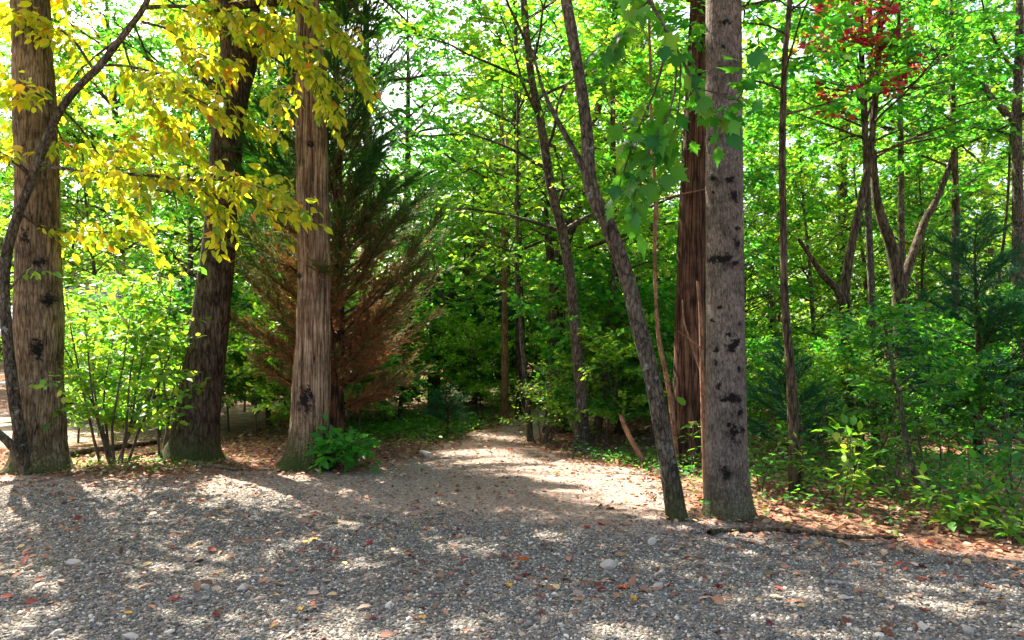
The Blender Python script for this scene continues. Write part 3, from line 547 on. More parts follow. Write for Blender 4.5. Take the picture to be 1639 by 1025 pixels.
# yellow-leaved tree at the left, its stem growing against the thick trunk
d0 = 8.75
stem = [(40, 744, 20, .2), (31, 690, 17, .1), (20, 620, 17), (12, 540, 16), (6, 460, 17), (12, 400, 16), (30, 340, 14), (52, 285, 14), (66, 245, 13), (95, 180, 12), (125, 140, 11), (160, 105, 11), (195, 60, 10), (230, 12, 9), (244, -30, 8), (250, -110, 6)]
tr = trace(stem, d0); base = tr[0, :3] + np.array([0, 0, .06])
root = thing('yellow_leaf_tree', 'small crooked tree with yellow leaves arching from the left edge', 'tree', base)
o, _, _ = trunk_mesh(tr, 20, .03, .004, 9, .2, .2, (), .3, 61, 'stem', B_SLIM, .05, base); o.parent = root
L, TB = Leaves(), Tubes()
BR = [([(232, 12, 7), (290, 10, 6), (350, 17, 5, -.1), (400, 28, 4, -.2), (450, 60, 3, -.2), (500, 120, 3, -.2), (520, 165, 2, -.2)], 34), ([(160, 105, 5), (205, 106, 4, -.1), (260, 122, 4, -.2), (295, 148, 3, -.3), (345, 175, 2, -.3)], 20),
      ([(62, 262, 7), (110, 272, 6), (150, 277, 6, -.1), (230, 280, 5, -.2), (300, 288, 5, -.2), (380, 290, 3, -.3), (455, 315, 2, -.3)], 32), ([(52, 285, 8), (25, 260, 7, -.1), (-10, 240, 6, -.2), (-80, 200, 4, -.3)], 16),
      ([(226, 35, 5), (270, 48, 4, .1), (312, 82, 3, .1), (352, 100, 3, .2)], 16), ([(150, 112, 5), (115, 62, 4, .2), (80, 42, 3, .2), (20, 30, 2, .2)], 14), ([(244, -28, 6), (330, -40, 5, .1), (430, -20, 4, .1), (500, 20, 3, .1), (560, 75, 3, .1), (575, 110, 2, .1)], 32),
      ([(300, 288, 4), (335, 315, 3, -.1), (350, 345, 2, -.1), (352, 370, 2, -.1)], 9), ([(244, -30, 6), (200, -60, 5, -.2), (130, -70, 4, -.3), (60, -60, 3, -.3), (-40, -40, 2, -.3)], 22), ([(100, 180, 4), (75, 160, 4, -.2), (35, 140, 3, -.2), (-20, 135, 2, -.2)], 9),
      ([(85, 185, 3), (105, 230, 3, .3), (160, 245, 3, .5), (220, 235, 2, .6)], 16), ([(195, 60, 4), (215, 120, 3, .4), (260, 190, 3, .6), (300, 230, 2, .7)], 20), ([(250, -100, 5), (320, -140, 4, .2), (420, -150, 4, .3), (540, -110, 3, .3), (640, -60, 2, .3)], 26),
      ([(190, 62, 4, .8), (130, 110, 4, 1.2), (80, 170, 3, 1.5), (20, 230, 2, 1.6)], 20), ([(215, 40, 4, 1.), (250, 110, 4, 1.4), (330, 150, 3, 1.7), (420, 210, 2, 1.8)], 26), ([(240, -20, 4, .9), (300, 20, 4, 1.3), (380, 60, 3, 1.4), (450, 40, 2, 1.4)], 24), ([(100, 175, 4, .6), (140, 220, 4, 1.), (200, 320, 3, 1.4), (240, 380, 2, 1.5)], 14), ([(200, -50, 4, .8), (120, -20, 4, 1.1), (60, 10, 3, 1.3), (-20, 60, 2, 1.4)], 22), ([(30, 340, 4), (70, 365, 4, .3), (130, 370, 3, .5), (190, 372, 2, .6)], 12), ([(380, 290, 3, -.3), (420, 330, 2, -.3), (470, 345, 2, -.3)], 6), ([(480, 100, 2, -.2), (465, 140, 2, -.2), (450, 172, 2, -.2)], 5)]
for pts, k in BR:
    C, r = branch_px(pts, d0, 12); TB.add(C, r, 7); sprout(L, TB, C, .012, int(k * 2.1), .5, .135, .052, .75, 'yellow', .25, True, .2, .02)
for pts, k in (([(10, 470, 4), (45, 432, 3, -.2), (90, 436, 2, -.3)], 3), ([(20, 625, 4), (60, 612, 3, -.3), (110, 612, 2, -.4)], 6)):
    C, r = branch_px(pts, d0, 7); TB.add(C, r, 5); sprout(L, TB, C, .01, k, .28, .105, .06, .6, 'lime', .5, True, .3, .0)
C, r = branch_px([(30, 728, 13), (8, 702, 13, -.1), (-25, 670, 12, -.2), (-50, 600, 11, -.2), (-60, 480, 9, -.2)], d0); TB.add(C, r, 9)
foliage_thing(root, base, L, TB, 'ov', 'yellow', 300, B_SLIM, .6)

# shrubs with leaves to be picked apart
def bush(name, label, px, py, stems, h, spread, pal, lsize, nparts, step=.05, tl=.25, ntw=6, droop=.3, shape='ov', flat=.6, group=None, cat='shrub', lean=0., bark=B_TWIG, d=None):
    d = d or gd(py); bx, by = (px - 819.5) / F * d, d; base = np.array([bx, by, gz(bx, by)]); root = thing(name, label, cat, base, group)
    L, TB = Leaves(), Tubes()
    for s in range(stems):
        a = rng.uniform(0, 6.28); o_ = rng.uniform(0, .35) * spread
        C = limb(base + np.array([math.cos(a) * o_ * .4, math.sin(a) * o_ * .4, -.03]), (math.cos(a) * spread / h * .8 + lean, math.sin(a) * spread / h * .8, 1), h * rng.uniform(.7, 1.08), 8, .08)
        TB.add(C, np.linspace(.004 + .006 * h, .0025, len(C)), 5)
        for b in range(max(2, int(ntw * .7))):
            u = int(rng.uniform(2, 8)); T = unit(C[u] - C[u - 1]); az = rng.uniform(0, 6.28)
            B = limb(C[u], (math.cos(az), math.sin(az), rng.uniform(.1, .6)), spread * rng.uniform(.25, .65), 4, .12); TB.add(B, np.linspace(.004, .0015, len(B)), 3)
            sprout(L, TB, B, .006, ntw, tl, lsize, step, droop, pal, flat, True)
        sprout(L, TB, C[3:], .006, ntw, tl, lsize, step, droop, pal, flat, True)
    foliage_thing(root, base, L, TB, shape, pal, nparts, bark); return root
bush('yellow_green_shrub', 'tall yellow green shrub between the two thick left trunks', 185, 722, 10, 2.85, 1.25, 'lime', .13, 290, step=.055, tl=.3, ntw=8, flat=.4, d=9.9)
bush('thin_stemmed_shrub', 'thin stemmed leafy shrub left of the dark leaning trunk', 256, 737, 3, 2.6, .7, 'mid', .095, 110, step=.06, tl=.26, ntw=5)
bush('leafy_seedling', 'bright green seedling with long leaves at the foot of the furrowed trunk', 556, 754, 8, .5, .38, 'seed', .145, 170, step=.06, tl=.22, ntw=4, flat=.5)
bush('big_leaf_sapling', 'pale green big leaved sapling between the leaning and thick grey trunks', 1112, 762, 2, 1.25, .42, 'lime', .15, 40, step=.12, tl=.2, ntw=3, flat=.8)
bush('bright_bush', 'bright leafy bush at the right side of the path bend', 868, 712, 9, 1.5, .75, 'lime', .075, 120, step=.05, tl=.22, ntw=6)
for px, py, st, h, sp, pal, ls, lab in ((1345, 815, 3, .85, .42, 'lime', .13, 'pale broad leaved seedling in front of the twisted trunk'), (1425, 800, 3, 1.05, .45, 'green', .11, 'broad leaved seedling beside the thin leaning stem'),
        (1575, 836, 4, .95, .55, 'green', .115, 'layered leafy seedling at the right edge of the litter'), (1545, 842, 3, .5, .4, 'lime', .12, 'low pale seedling in front of the layered one on the right'),
        (1222, 795, 2, .8, .22, 'green', .075, 'narrow upright seedling right of the thick grey trunk'), (1320, 800, 2, .6, .3, 'lime', .1, 'small seedling beside the slim dark trunk'),
        (1615, 862, 3, .35, .3, 'lime', .11, 'lowest pale seedling at the right picture edge'), (1505, 800, 5, 1.3, .6, 'green', .085, 'dense green bush behind the pale dead stick'), (1630, 815, 5, 1.3, .6, 'deep', .095, 'dark leafy bush at the right picture edge'),
        (1395, 775, 5, 1.3, .6, 'green', .075, 'green bush behind the broad leaved seedlings'), (1300, 770, 4, 1.2, .5, 'green', .07, 'green bush behind the slim dark trunk')):
    bush('seedling' if h < 1.1 else 'leafy_bush', lab, px, py, st, h, sp, pal, ls, 26 if h < 1.1 else 40, step=.07, tl=.2, ntw=4, flat=.75, group='young plants along the right edge of the gravel')

# maple spray hanging in front of the thick grey trunk
dm = 5.9; base = P(1010, -250, dm); mr_ = thing('maple_branch', 'drooping branch of broad lobed green leaves before the thick grey trunk', 'branch', base)
L, TB = Leaves(), Tubes()
for pts, k in (([(980, -230, 10), (1000, -80, 8), (1050, 20, 6), (1095, 100, 5), (1120, 160, 4), (1165, 205, 2)], 13), ([(1070, 60, 4), (1050, 140, 4, .1), (1020, 210, 3, .2), (990, 300, 2, .2)], 12), ([(1085, 85, 4), (1075, 170, 3), (1040, 240, 3), (1010, 330, 2)], 10),
               ([(1040, 0, 4), (1010, 30, 3, -.1), (990, 60, 2, -.1)], 6), ([(1110, 140, 3), (1150, 150, 2, -.1), (1180, 160, 2, -.1), (1200, 115, 2, -.1)], 5), ([(1090, 95, 3), (1085, 180, 2, .1), (1065, 270, 2, .1)], 7)):
    C, r = branch_px(pts, dm, 9); TB.add(C, r, 5); sprout(L, TB, C, .006, k, .24, .205, .085, .55, 'green', .2, True, .3, -.1)
L.pack(); Lp = L
sel = rng.permutation(len(L.p))[:240]
leaf_parts(L, sel, mr_, base, 'mp', 'green'); kk = np.ones(len(L.p), bool); kk[sel] = False
if kk.sum(): L.keep(kk); obj('foliage', L.data('foliage', MP, M_LEAF, base), mr_, kind='stuff')
TB.build('twigs', B_TWIG, mr_, base)

# ------------------------------------------------------------------ evergreen with upswept feathery branches, brown below
def evergreen(name, label, px, d, H, width, nb, brown, pal='deep', up=.55, zlo=.35, seed=1, nst=34, slen=.055, sw=.0055, group=None, cat='tree', sparse=1.):
    r_ = np.random.default_rng(seed); bx, by = (px - 819.5) / F * d, d; base = np.array([bx, by, gz(bx, by)]); root = thing(name, label, cat, base, group)
    tr = np.array([[bx, by, base[2] - .06, .02 + .012 * H], [bx + .02, by, H * .4, .012 + .008 * H], [bx - .02, by + .03, H * .8, .012], [bx, by, H, .004]])
    t, C, r = trunk_mesh(tr, 20, .05, .008, 9, .04, .25, (), 0, seed, 'trunk', B_RED, .05, base); t.parent = root
    TB = Tubes(); VV = []; CC = []
    pa = np.array(PAL[pal])[:, :3]
    for b in range(nb):
        t = (b + r_.random()) / nb; z = zlo + (H * .97 - zlo) * t ** 1.08; a = b * 2.39996 + r_.normal(0, .3)
        ln = width * (1.06 - t) ** .8 * min(1, .55 + 2.4 * t) * r_.uniform(.75, 1.15); el = up + .35 * t + r_.normal(0, .07)
        p = C[min(np.searchsorted(C[:, 2], z), len(C) - 1)]; d_ = unit(np.array([math.cos(a) * math.cos(el), math.sin(a) * math.cos(el), math.sin(el)])); Bp = [p]; n = 10
        for q in range(n): d_ = unit(d_ + r_.normal(0, .035, 3) + np.array([0, 0, .012])); Bp.append(Bp[-1] + d_ * ln / n)
        Bp = np.array(Bp); TB.add(Bp, np.linspace(.006 + .008 * ln, .002, len(Bp)), 4)
        nt_ = max(8, int(ln * 38 * sparse))
        for q in range(nt_):
            s = .16 + .84 * (q + r_.random()) / nt_; u = s * n; i = min(int(u), n - 1); p0 = Bp[i] + (Bp[i + 1] - Bp[i]) * (u - i); T = unit(Bp[i + 1] - Bp[i])
            S = unit(np.cross(T, [0, 0, 1.]) + r_.normal(0, .35, 3)) * (1 if q % 2 else -1)
            td = unit(T * r_.uniform(.75, 1.2) + S * r_.uniform(.3, .8) + np.array([0, 0, r_.normal(.05, .22)])); tl = (.20 + .16 * ln) * (1.1 - .55 * s) * r_.uniform(.6, 1.2)
            k = int(nst * tl / .35) + 6; w_ = r_.random(k); o0 = p0 + td * (w_ * tl)[:, None]
            S2 = unit(r_.normal(0, 1, (k, 3))); sd = unit(td + S2 * r_.uniform(.25, .75, (k, 1))); L_ = slen * r_.uniform(.6, 1.5, (k, 1)); wd = unit(np.cross(sd, r_.normal(0, 1, (k, 3)))) * sw
            VV.append(np.stack([o0 - wd, o0 + wd, o0 + sd * L_], 1))
            h = (p0[2] + tl * .3); inner = brown * np.clip(1.65 - h / 2.5, 0, 1) * (1.15 - .5 * s) + (brown > 0) * .25 * (s < .5)
            isb = r_.random(k) < np.clip(inner, 0, .93); c = pa[r_.integers(0, len(pa), k)] * r_.uniform(.75, 1.5, (k, 1))
            c[isb] = np.array([.32, .14, .06]) * r_.uniform(.5, 1.5, (isb.sum(), 1)); CC.append(np.repeat(c, 3, 0))
    V = np.concatenate(VV).reshape(-1, 3); Cc = np.concatenate(CC); T_ = np.arange(len(V)).reshape(-1, 3)
    km = (gap(V[T_[:, 0]]) < .5) | (r_.random(len(T_)) < .3); T_ = T_[km]
    V = V[T_.ravel()]; Cc = Cc[T_.ravel()]; T_ = np.arange(len(V)).reshape(-1, 3)
    obj('foliage', mesh('foliage', V - base, T_, np.clip(Cc, 0, 1), [M_NEEDLE]), root, kind='stuff'); TB.build('branches', B_RED, root, base); return root
evergreen('evergreen_cedar', 'feathery evergreen with browning lower branches behind the furrowed trunk', 538, 11.0, 8.8, 2.3, 170, .82, seed=4, up=.52, nst=60, slen=.062, sw=.0048)
evergreen('pine_sapling', 'soft dark emerald pine sapling at the right edge of the wood', 1565, 10.2, 3.4, 1.5, 46, 0, 'emerald', .25, .5, 8, 30, .11, .003, 'pine saplings')
evergreen('pine_sapling', 'small emerald pine sapling beside the path end left of the tan trunk', 715, 13.2, .75, .55, 22, 0, 'emerald', .3, .15, 9, 26, .09, .003, 'pine saplings')
evergreen('pine_sapling', 'low feathery pine sapling behind the narrow seedling in the right wood', 1262, 9.6, 1.5, .8, 26, 0, 'emerald', .3, .2, 10, 26, .1, .003, 'pine saplings')
evergreen('pine_sapling', 'tall soft pine sapling in the shade beyond the end of the path', 760, 19.5, 4.6, 2.0, 46, 0, 'emerald', .2, .4, 12, 26, .14, .005, 'pine saplings')

# ------------------------------------------------------------------ background wood: shared crowns, one thing per tree
def proto(name, cat, H, rad, bark, lean, cr, seed, sides=9):
    r_ = np.random.default_rng(seed); pts = np.array([[0, 0, -.15, rad * 1.25], [lean * .2, .0, H * .25, rad], [lean * .5 + r_.normal(0, .12), r_.normal(0, .15), H * .5, rad * .78], [lean * .8, r_.normal(0, .2), H * .75, rad * .45], [lean, 0, H, .012]])
    root = thing(name, 'x', cat); t, C, r = trunk_mesh(pts, sides, .25, .006, 9, .15, .3, (), 0, seed, 'trunk', bark, .05); t.parent = root
    L, TB = crown(C, r, **cr); obj('crown', L.data('crown', RH, M_LEAF), root, kind='stuff'); TB.build('branches', bark, root); CROWN[root.name] = L; return root
import copy
CROWN = {}
def open_gaps(root, pr):
    L = CROWN[pr.name]; c, s = math.cos(root.rotation_euler[2]), math.sin(root.rotation_euler[2]); q = L.p * np.array(root.scale); wp = np.stack([q[:, 0] * c - q[:, 1] * s, q[:, 0] * s + q[:, 1] * c, q[:, 2]], 1) + np.array(root.location)
    g = (gap(wp) > .5) & (rng.random(len(wp)) > .06)
    if g.sum() < 150: return
    L2 = copy.copy(L); L2.keep(~g)
    for ch in root.children:
        if ch.name.startswith('crown'): ch.data = L2.data('crown', RH, M_LEAF)
U = dict(nsub=4, ntw=3, tl=.42, droop=.2)
PROTO = {'under': [proto('understory_tree', 'tree', 7.5, .06, B_SLIM, .5, dict(zlo=.9, zhi=7.4, nb=34, bl=2.3, pal='lime', flat=.68, lsize=.10, step=.062, **U), 71),
                   proto('understory_tree', 'tree', 6.2, .05, B_DARK, -.4, dict(zlo=.7, zhi=6.1, nb=32, bl=2.1, pal='green', flat=.62, lsize=.095, step=.06, **U), 72),
                   proto('understory_tree', 'tree', 9.0, .08, B_DARK, .3, dict(zlo=1.6, zhi=8.9, nb=38, bl=2.5, pal='green', flat=.6, lsize=.105, step=.065, **U), 73),
                   proto('understory_tree', 'tree', 8.2, .07, B_SLIM, -.6, dict(zlo=1.2, zhi=8.0, nb=36, bl=2.4, pal='mid', flat=.6, lsize=.105, step=.065, **U), 74)],
         'tall': [proto('tall_tree', 'tree', 19, .19, B_DARK, .8, dict(zlo=5, zhi=18.8, nb=46, bl=4.4, pal='green', flat=.45, lsize=.17, step=.13, nsub=5, ntw=3, tl=.65, droop=.25), 75, 12),
                  proto('tall_tree', 'tree', 16, .15, B_SLIM, -.7, dict(zlo=4, zhi=15.8, nb=42, bl=3.8, pal='lime', flat=.45, lsize=.16, step=.13, nsub=5, ntw=3, tl=.6, droop=.25), 76, 12)],
         'shrub': [proto('leafy_shrub', 'shrub', 2.2, .018, B_TWIG, .2, dict(zlo=.15, zhi=2.2, nb=20, bl=1.0, pal='green', flat=.6, lsize=.075, step=.045, nsub=4, ntw=3, tl=.25, droop=.2), 77, 6),
                   proto('leafy_shrub', 'shrub', 1.5, .014, B_TWIG, -.2, dict(zlo=.1, zhi=1.5, nb=18, bl=.9, pal='lime', flat=.65, lsize=.07, step=.045, nsub=4, ntw=3, tl=.22, droop=.2), 78, 6),
                   proto('leafy_shrub', 'shrub', 1.9, .016, B_TWIG, .1, dict(zlo=.1, zhi=1.9, nb=18, bl=1.0, pal='deep', flat=.55, lsize=.08, step=.045, nsub=4, ntw=3, tl=.25, droop=.2), 79, 6)]}
TREES, LATER = [], []
USED = set(); ADJ = {'under': ['lime green', 'green', 'tall green', 'yellowish'], 'tall': ['tall dark trunked', 'tall pale green'], 'shrub': ['leafy green', 'pale green', 'dark green']}
def zone(px, d):
    z = 'far behind the left trunks' if px < 440 else 'behind the feathery evergreen' if px < 700 else 'beyond the end of the path' if px < 960 else 'behind the thick grey trunk' if px < 1230 else 'deep in the right wood'
    return z
def place(kind, i, px, d, s=1., sz=None):
    x_, y_ = (px - 819.5) / F * d, d; pr = PROTO[kind][i]; lab = f"{ADJ[kind][i]} {'shrub' if kind == 'shrub' else 'leafy tree'} {zone(px, d)}"
    gp = f"{'shrubs' if kind == 'shrub' else 'trees'} {zone(px, d)}"; loc = (x_, y_, gz(x_, y_) - .02); rz = rng.uniform(0, 6.28); scl = (s, s, s * (sz or rng.uniform(.9, 1.12)))
    if (kind, i) not in USED:
        USED.add((kind, i)); pr.location = loc; pr.rotation_euler = (0, 0, rz); pr.scale = scl; pr['label'] = lab; pr['group'] = gp
        ro = pr
    else: ro = dup(pr, loc, rz, scl, lab, gp)
    TREES.append((lab, px, ro))
    if kind != 'shrub' and d < 30: LATER.append((ro, pr))
PLACED = []
def ok(x_, y_, md): return all((x_ - a) ** 2 + (y_ - b) ** 2 > md * md for a, b in PLACED)
def on_drive(x_, y_): return poly_in(np.array([x_]), np.array([y_]), DRIVE)[0]
def fill(kind, n, pxr, dr, md, idx, smin=.8, smax=1.2, skip=lambda px, d: False):
    c = 0
    for _ in range(n * 30):
        if c >= n: break
        d = math.sqrt(rng.uniform(dr[0] ** 2, dr[1] ** 2)); px = rng.uniform(*pxr); x_, y_ = (px - 819.5) / F * d, d
        if on_drive(x_, y_) or not ok(x_, y_, md) or skip(px, d): continue
        PLACED.append((x_, y_)); place(kind, int(rng.choice(idx)), px, d, rng.uniform(smin, smax)); c += 1
# understory seen one by one, then the wood behind
for i, px, d, s in ((0, 770, 21, .8), (0, 960, 15, .75), (1, 640, 15.5, .8), (0, 700, 18.5, .75), (3, 1010, 19, 1.), (1, 1180, 17, .95), (0, 1310, 17.5, .9), (0, 1230, 20, 1.), (1, 1500, 17.5, .95), (0, 1600, 18, 1.), (3, 1400, 19.5, 1.), (3, 300, 16, 1.), (2, 410, 20, 1.2), (3, 20, 25, 1.1), (3, 165, 24, 1.), (3, -170, 11.5, .85), (1, 430, 15, .9), (2, 340, 19, 1.), (0, 100, 27, 1.1)):
    PLACED.append(((px - 819.5) / F * d, d)); place('under', i, px, d, s)
for i, px, d, s in ((0, 590, 22, .85), (0, 650, 27, .75), (1, 1240, 26, .85), (0, 1480, 25, .85), (1, 1600, 27, .9), (1, 820, 36, .85), (1, 980, 27, .8), (1, 480, 24, .9), (0, 200, 28, .9), (1, 1050, 22, .85), (0, 1350, 23, .85), (0, 330, 24, .9), (1, 40, 27, .9), (0, 930, 30, .8)):
    PLACED.append(((px - 819.5) / F * d, d)); place('tall', i, px, d, s)
cabin = lambda px, d: px < 330 and d < 25.5
fill('under', 12, (930, 1720), (20, 34), 2.4, [0, 0, 1, 2, 3])
fill('under', 14, (300, 950), (22, 36), 2.0, [0, 1, 2, 3, 3])
fill('under', 10, (-60, 440), (28, 40), 2.2, [0, 1, 3], skip=cabin)
fill('tall', 6, (880, 1750), (28, 50), 3.2, [0, 1])
fill('tall', 6, (-150, 660), (30, 50), 3.2, [0, 1], skip=cabin)
fill('tall', 3, (700, 860), (44, 60), 3.2, [0, 1], .7, .8)
fill('shrub', 34, (1180, 1700), (9.5, 17), .75, [0, 1, 1, 2], .55, .9)
fill('shrub', 30, (560, 1180), (14.5, 24), .9, [0, 1, 2])
fill('shrub', 9, (940, 1080), (11, 14), .6, [0, 1])
fill('shrub', 12, (330, 620), (12, 18), .9, [0, 1, 2])
fill('shrub', 8, (110, 330), (12, 17), 1.0, [0, 1])
for (kd, i) in [(k_, j_) for k_ in PROTO for j_ in range(len(PROTO[k_]))]:
    if (kd, i) not in USED: place(kd, i, 1000, 32, 1)

for ro, pr in LATER: open_gaps(ro, pr)
ORD = 'first second third fourth fifth sixth seventh eighth ninth tenth eleventh twelfth thirteenth fourteenth fifteenth sixteenth seventeenth eighteenth nineteenth twentieth'.split()
for lab in sorted({t[0] for t in TREES}):
    same = sorted((t for t in TREES if t[0] == lab), key=lambda t: t[1])
    for i, t in enumerate(same):
        if 1 < len(same) <= 20: t[2]['label'] = lab + ', ' + ORD[i] + ' from left'

# distant wood that reads as one mass
n = 60000; aa = rng.uniform(-46, 46, n); dd = rng.uniform(46, 78, n); xx = np.sin(np.radians(aa)) * dd; yy = np.cos(np.radians(aa)) * dd
hh = rng.random(n) ** 1.25 * (9 + 9 * n2(xx, yy, .09, 90)); pxx = 819.5 + xx / yy * F; hh *= np.where((pxx > 690) & (pxx < 850), .55, 1)
keep = noise(np.stack([xx * .35, yy * .35, hh * .5], 1), 91) > .42; xx, yy, hh = xx[keep], yy[keep], hh[keep]; k = len(xx)
L = Leaves(); L.add(np.stack([xx, yy, hh + ground_z(xx, yy)], 1), rng.normal(0, 1, (k, 3)), np.array([0, 0, 1.]) + rng.normal(0, .6, (k, 3)), rng.uniform(.3, .75, k), colours('mid', k)); L.pack()
tag(obj('distant_woods', L.data('distant_woods', RH, M_LEAF), kind='stuff'), 'far green woods closing off the view behind the trees', 'woods')

# low ground cover
def cover(name, label, cx, cy, n, a, b, pal, ls, h):
    d = gd(cy); x = (cx - 819.5) / F * d + rng.normal(0, a, n); y = d + rng.normal(0, b, n); on = masks(x, y) < .4; x, y = x[on], y[on]; k = len(x)
    L = Leaves(); z = ground_z(x, y) + rng.random(k) * h * (.4 + n2(x, y, 2.2, 7)); L.add(np.stack([x, y, z], 1), np.stack([rng.normal(0, 1, k), rng.normal(0, 1, k), rng.uniform(-.2, .5, k)], 1), np.array([0, 0, 1.]) + rng.normal(0, .35, (k, 3)), ls * rng.uniform(.6, 1.3, k), colours(pal, k)); L.pack()
    tag(obj(name, L.data(name, RH, M_LEAF), kind='stuff'), label, 'ground cover')
cover('ground_cover', 'low green plants left of the path before the dark forked trunk', 665, 688, 5200, .95, 1.1, 'green', .06, .24)
cover('ground_cover', 'thin green plants on the right verge under the slim trunks', 1010, 742, 1300, .6, .5, 'green', .05, .16)
cover('ground_cover', 'green undergrowth along the floor of the right wood', 1450, 770, 7000, 1.9, 1.2, 'green', .06, .3)
cover('ground_cover', 'sunny low plants between the two thick left trunks', 190, 748, 1300, .8, .35, 'lime', .04, .09)
cover('ground_cover', 'green plants on the floor beyond the path end', 850, 640, 5000, 4.5, 3.0, 'green', .08, .3)

# ------------------------------------------------------------------ fallen leaves, litter, rocks, logs
DRYC = np.array([(.38, .19, .11, 4), (.26, .13, .08, 4), (.50, .33, .23, 3), (.26, .06, .04, 2.5), (.42, .30, .14, 1.5), (.12, .07, .05, 2)])
def litter_mesh(x, y, ls, tone=1.):
    k = len(x); L = Leaves(); c = DRYC[rng.choice(len(DRYC), k, p=DRYC[:, 3] / DRYC[:, 3].sum()), :3] * rng.uniform(.7, 1.35, (k, 1)) * tone
    z = ground_z(x, y) + .02 * (n2(x, y, 5, 32) - .5) + .008 + rng.random(k) * .02
    L.add(np.stack([x, y, z], 1), np.stack([rng.normal(0, 1, k), rng.normal(0, 1, k), rng.normal(0, .18, k)], 1), np.array([0, 0, 1.]) + rng.normal(0, .4, (k, 3)), ls * rng.uniform(.5, 1.3, k), c); return L.pack()
x, y = scatter_in(60000, 0, 0, 4.5, 16, 1.1); m_ = masks(x + rng.normal(0, .4, len(x)), y + rng.normal(0, .45, len(x))); k = (rng.random(len(x)) < np.clip((1 - m_) * (.35 + .6 * n2(x, y, 1.2, 55)) + .03, 0, 1)) & ~((x < -5) & (y > 11)); x, y = x[k], y[k]
tag(obj('leaf_litter', litter_mesh(x, y, .075).data('leaf_litter', OV, M_DRY), kind='stuff'), 'brown and rust fallen leaves covering the forest floor', 'leaf litter')
x, y = scatter_in(11000, 0, 0, 3.6, 12, 1.0); k = masks(x, y) * (.1 + .9 * n2(x, y, 1.1, 56)) * np.clip((y - 3.2) / 4.5, .22, 1) > rng.random(len(x)) * .9; x, y = x[k], y[k]
tag(obj('scattered_litter', litter_mesh(x, y, .042, .62).data('scattered_litter', OV, M_DRY), kind='stuff'), 'small brown leaf scraps strewn thinly over the gravel', 'leaf litter')
FL = {}; LAST = [None]
def fallen(px, py, s, c, shape, lab, grp):
    tv, tf = MP if shape == 'mp' else OV; key = (shape, c)
    if key not in FL:
        v = tv.copy() - np.array([.45, 0, 0]); v[:, 2] = .28 * np.abs(v[:, 1]) + .12 * v[:, 0] ** 2 * (1 if shape == 'mp' else 2) + .06 * np.sin(v[:, 0] * 7 + v[:, 1] * 9)
        FL[key] = mesh('fallen_leaf', v, tf, np.tile(np.array(c), (len(v), 1)), [M_DRY], False)
    gx_, gy_ = gpt(px, py); o = obj('fallen_leaf', FL[key], loc=(gx_, gy_, gz(gx_, gy_) + .004)); o.scale = (s, s, s); o.rotation_euler = (rng.normal(0, .2), rng.normal(0, .2), rng.uniform(0, 6.28)); tag(o, lab, 'fallen leaf', grp); LAST[0] = o
RED, DRD, ORG, YEL, RST, PNK = (.42, .02, .03), (.13, .02, .02), (.52, .10, .015), (.50, .28, .04), (.17, .06, .03), (.32, .14, .10)
for px, py, s, c, sh, lab in ((590, 868, .10, RED, 'mp', 'bright crimson maple leaf on the sunlit gravel left of the middle'), (532, 878, .09, RED, 'mp', 'crimson leaf left of the brightest crimson maple leaf'), (995, 938, .115, ORG, 'mp', 'bright orange maple leaf in the front gravel'), (957, 936, .11, RST, 'mp', 'dull orange leaf left of the bright orange maple leaf'),
        (815, 935, .085, YEL, 'ov', 'yellow orange leaf in the front middle gravel'), (675, 988, .09, YEL, 'mp', 'yellow leaf near the bottom edge of the picture'), (940, 846, .085, RED, 'mp', 'red leaf left of the foot of the slender leaning trunk'), (962, 842, .085, RED, 'mp', 'red leaf nearest the foot of the slender leaning trunk'), (1036, 768, .10, RED, 'mp', 'red leaf on the sunlit path edge before the broken stem'),
        (655, 892, .10, DRD, 'mp', 'dark maroon curled leaf below the bright patch of gravel'), (735, 847, .085, DRD, 'mp', 'maroon leaf above the bright patch of gravel'), (840, 920, .105, DRD, 'mp', 'maroon leaf above the yellow orange leaf'), (1150, 938, .10, DRD, 'mp', 'maroon leaf in the right front gravel'), (830, 806, .07, ORG, 'ov', 'small orange leaf in the shaded middle of the path'),
        (795, 781, .085, DRD, 'mp', 'dark red leaf on the shaded side of the path'), (440, 993, .055, ORG, 'ov', 'small round orange leaf near the bottom left'), (205, 978, .085, YEL, 'ov', 'tan orange leaf in the left front gravel'), (280, 958, .09, RED, 'ov', 'red flat leaf in the left front gravel'), (950, 953, .05, ORG, 'ov', 'tiny orange leaf below the dull orange one'),
        (502, 862, .10, YEL, 'mp', 'yellow leaf left of the crimson leaves'), (710, 860, .085, YEL, 'ov', 'yellow leaf on the bright patch of gravel'), (1355, 996, .11, RST, 'ov', 'curled rust leaf near the bottom right'), (1420, 1012, .10, RST, 'ov', 'rust leaf right of the curled one at the bottom'), (1583, 965, .085, YEL, 'ov', 'tan yellow leaf near the right edge'),
        (1582, 936, .10, RST, 'ov', 'brown leaf above the tan yellow one by the right edge'), (620, 1015, .11, PNK, 'ov', 'pinkish leaf on the sunlit bottom strip of gravel'), (1100, 892, .085, ORG, 'ov', 'orange brown leaf right of the large pale rock'), (1240, 917, .06, RST, 'ov', 'brown leaf in the gravel behind the dead branch piece'), (1636, 1016, .12, PNK, 'ov', 'pinkish tan leaf in the bottom right corner')):
    fallen(px, py, s, c, sh, lab, 'bright fallen leaves on the gravel')
SMALL = []
def where(px, py): return ('at the front' if py > 920 else 'further back') + (' on the left' if px < 550 else ' in the middle' if px < 1090 else ' on the right')
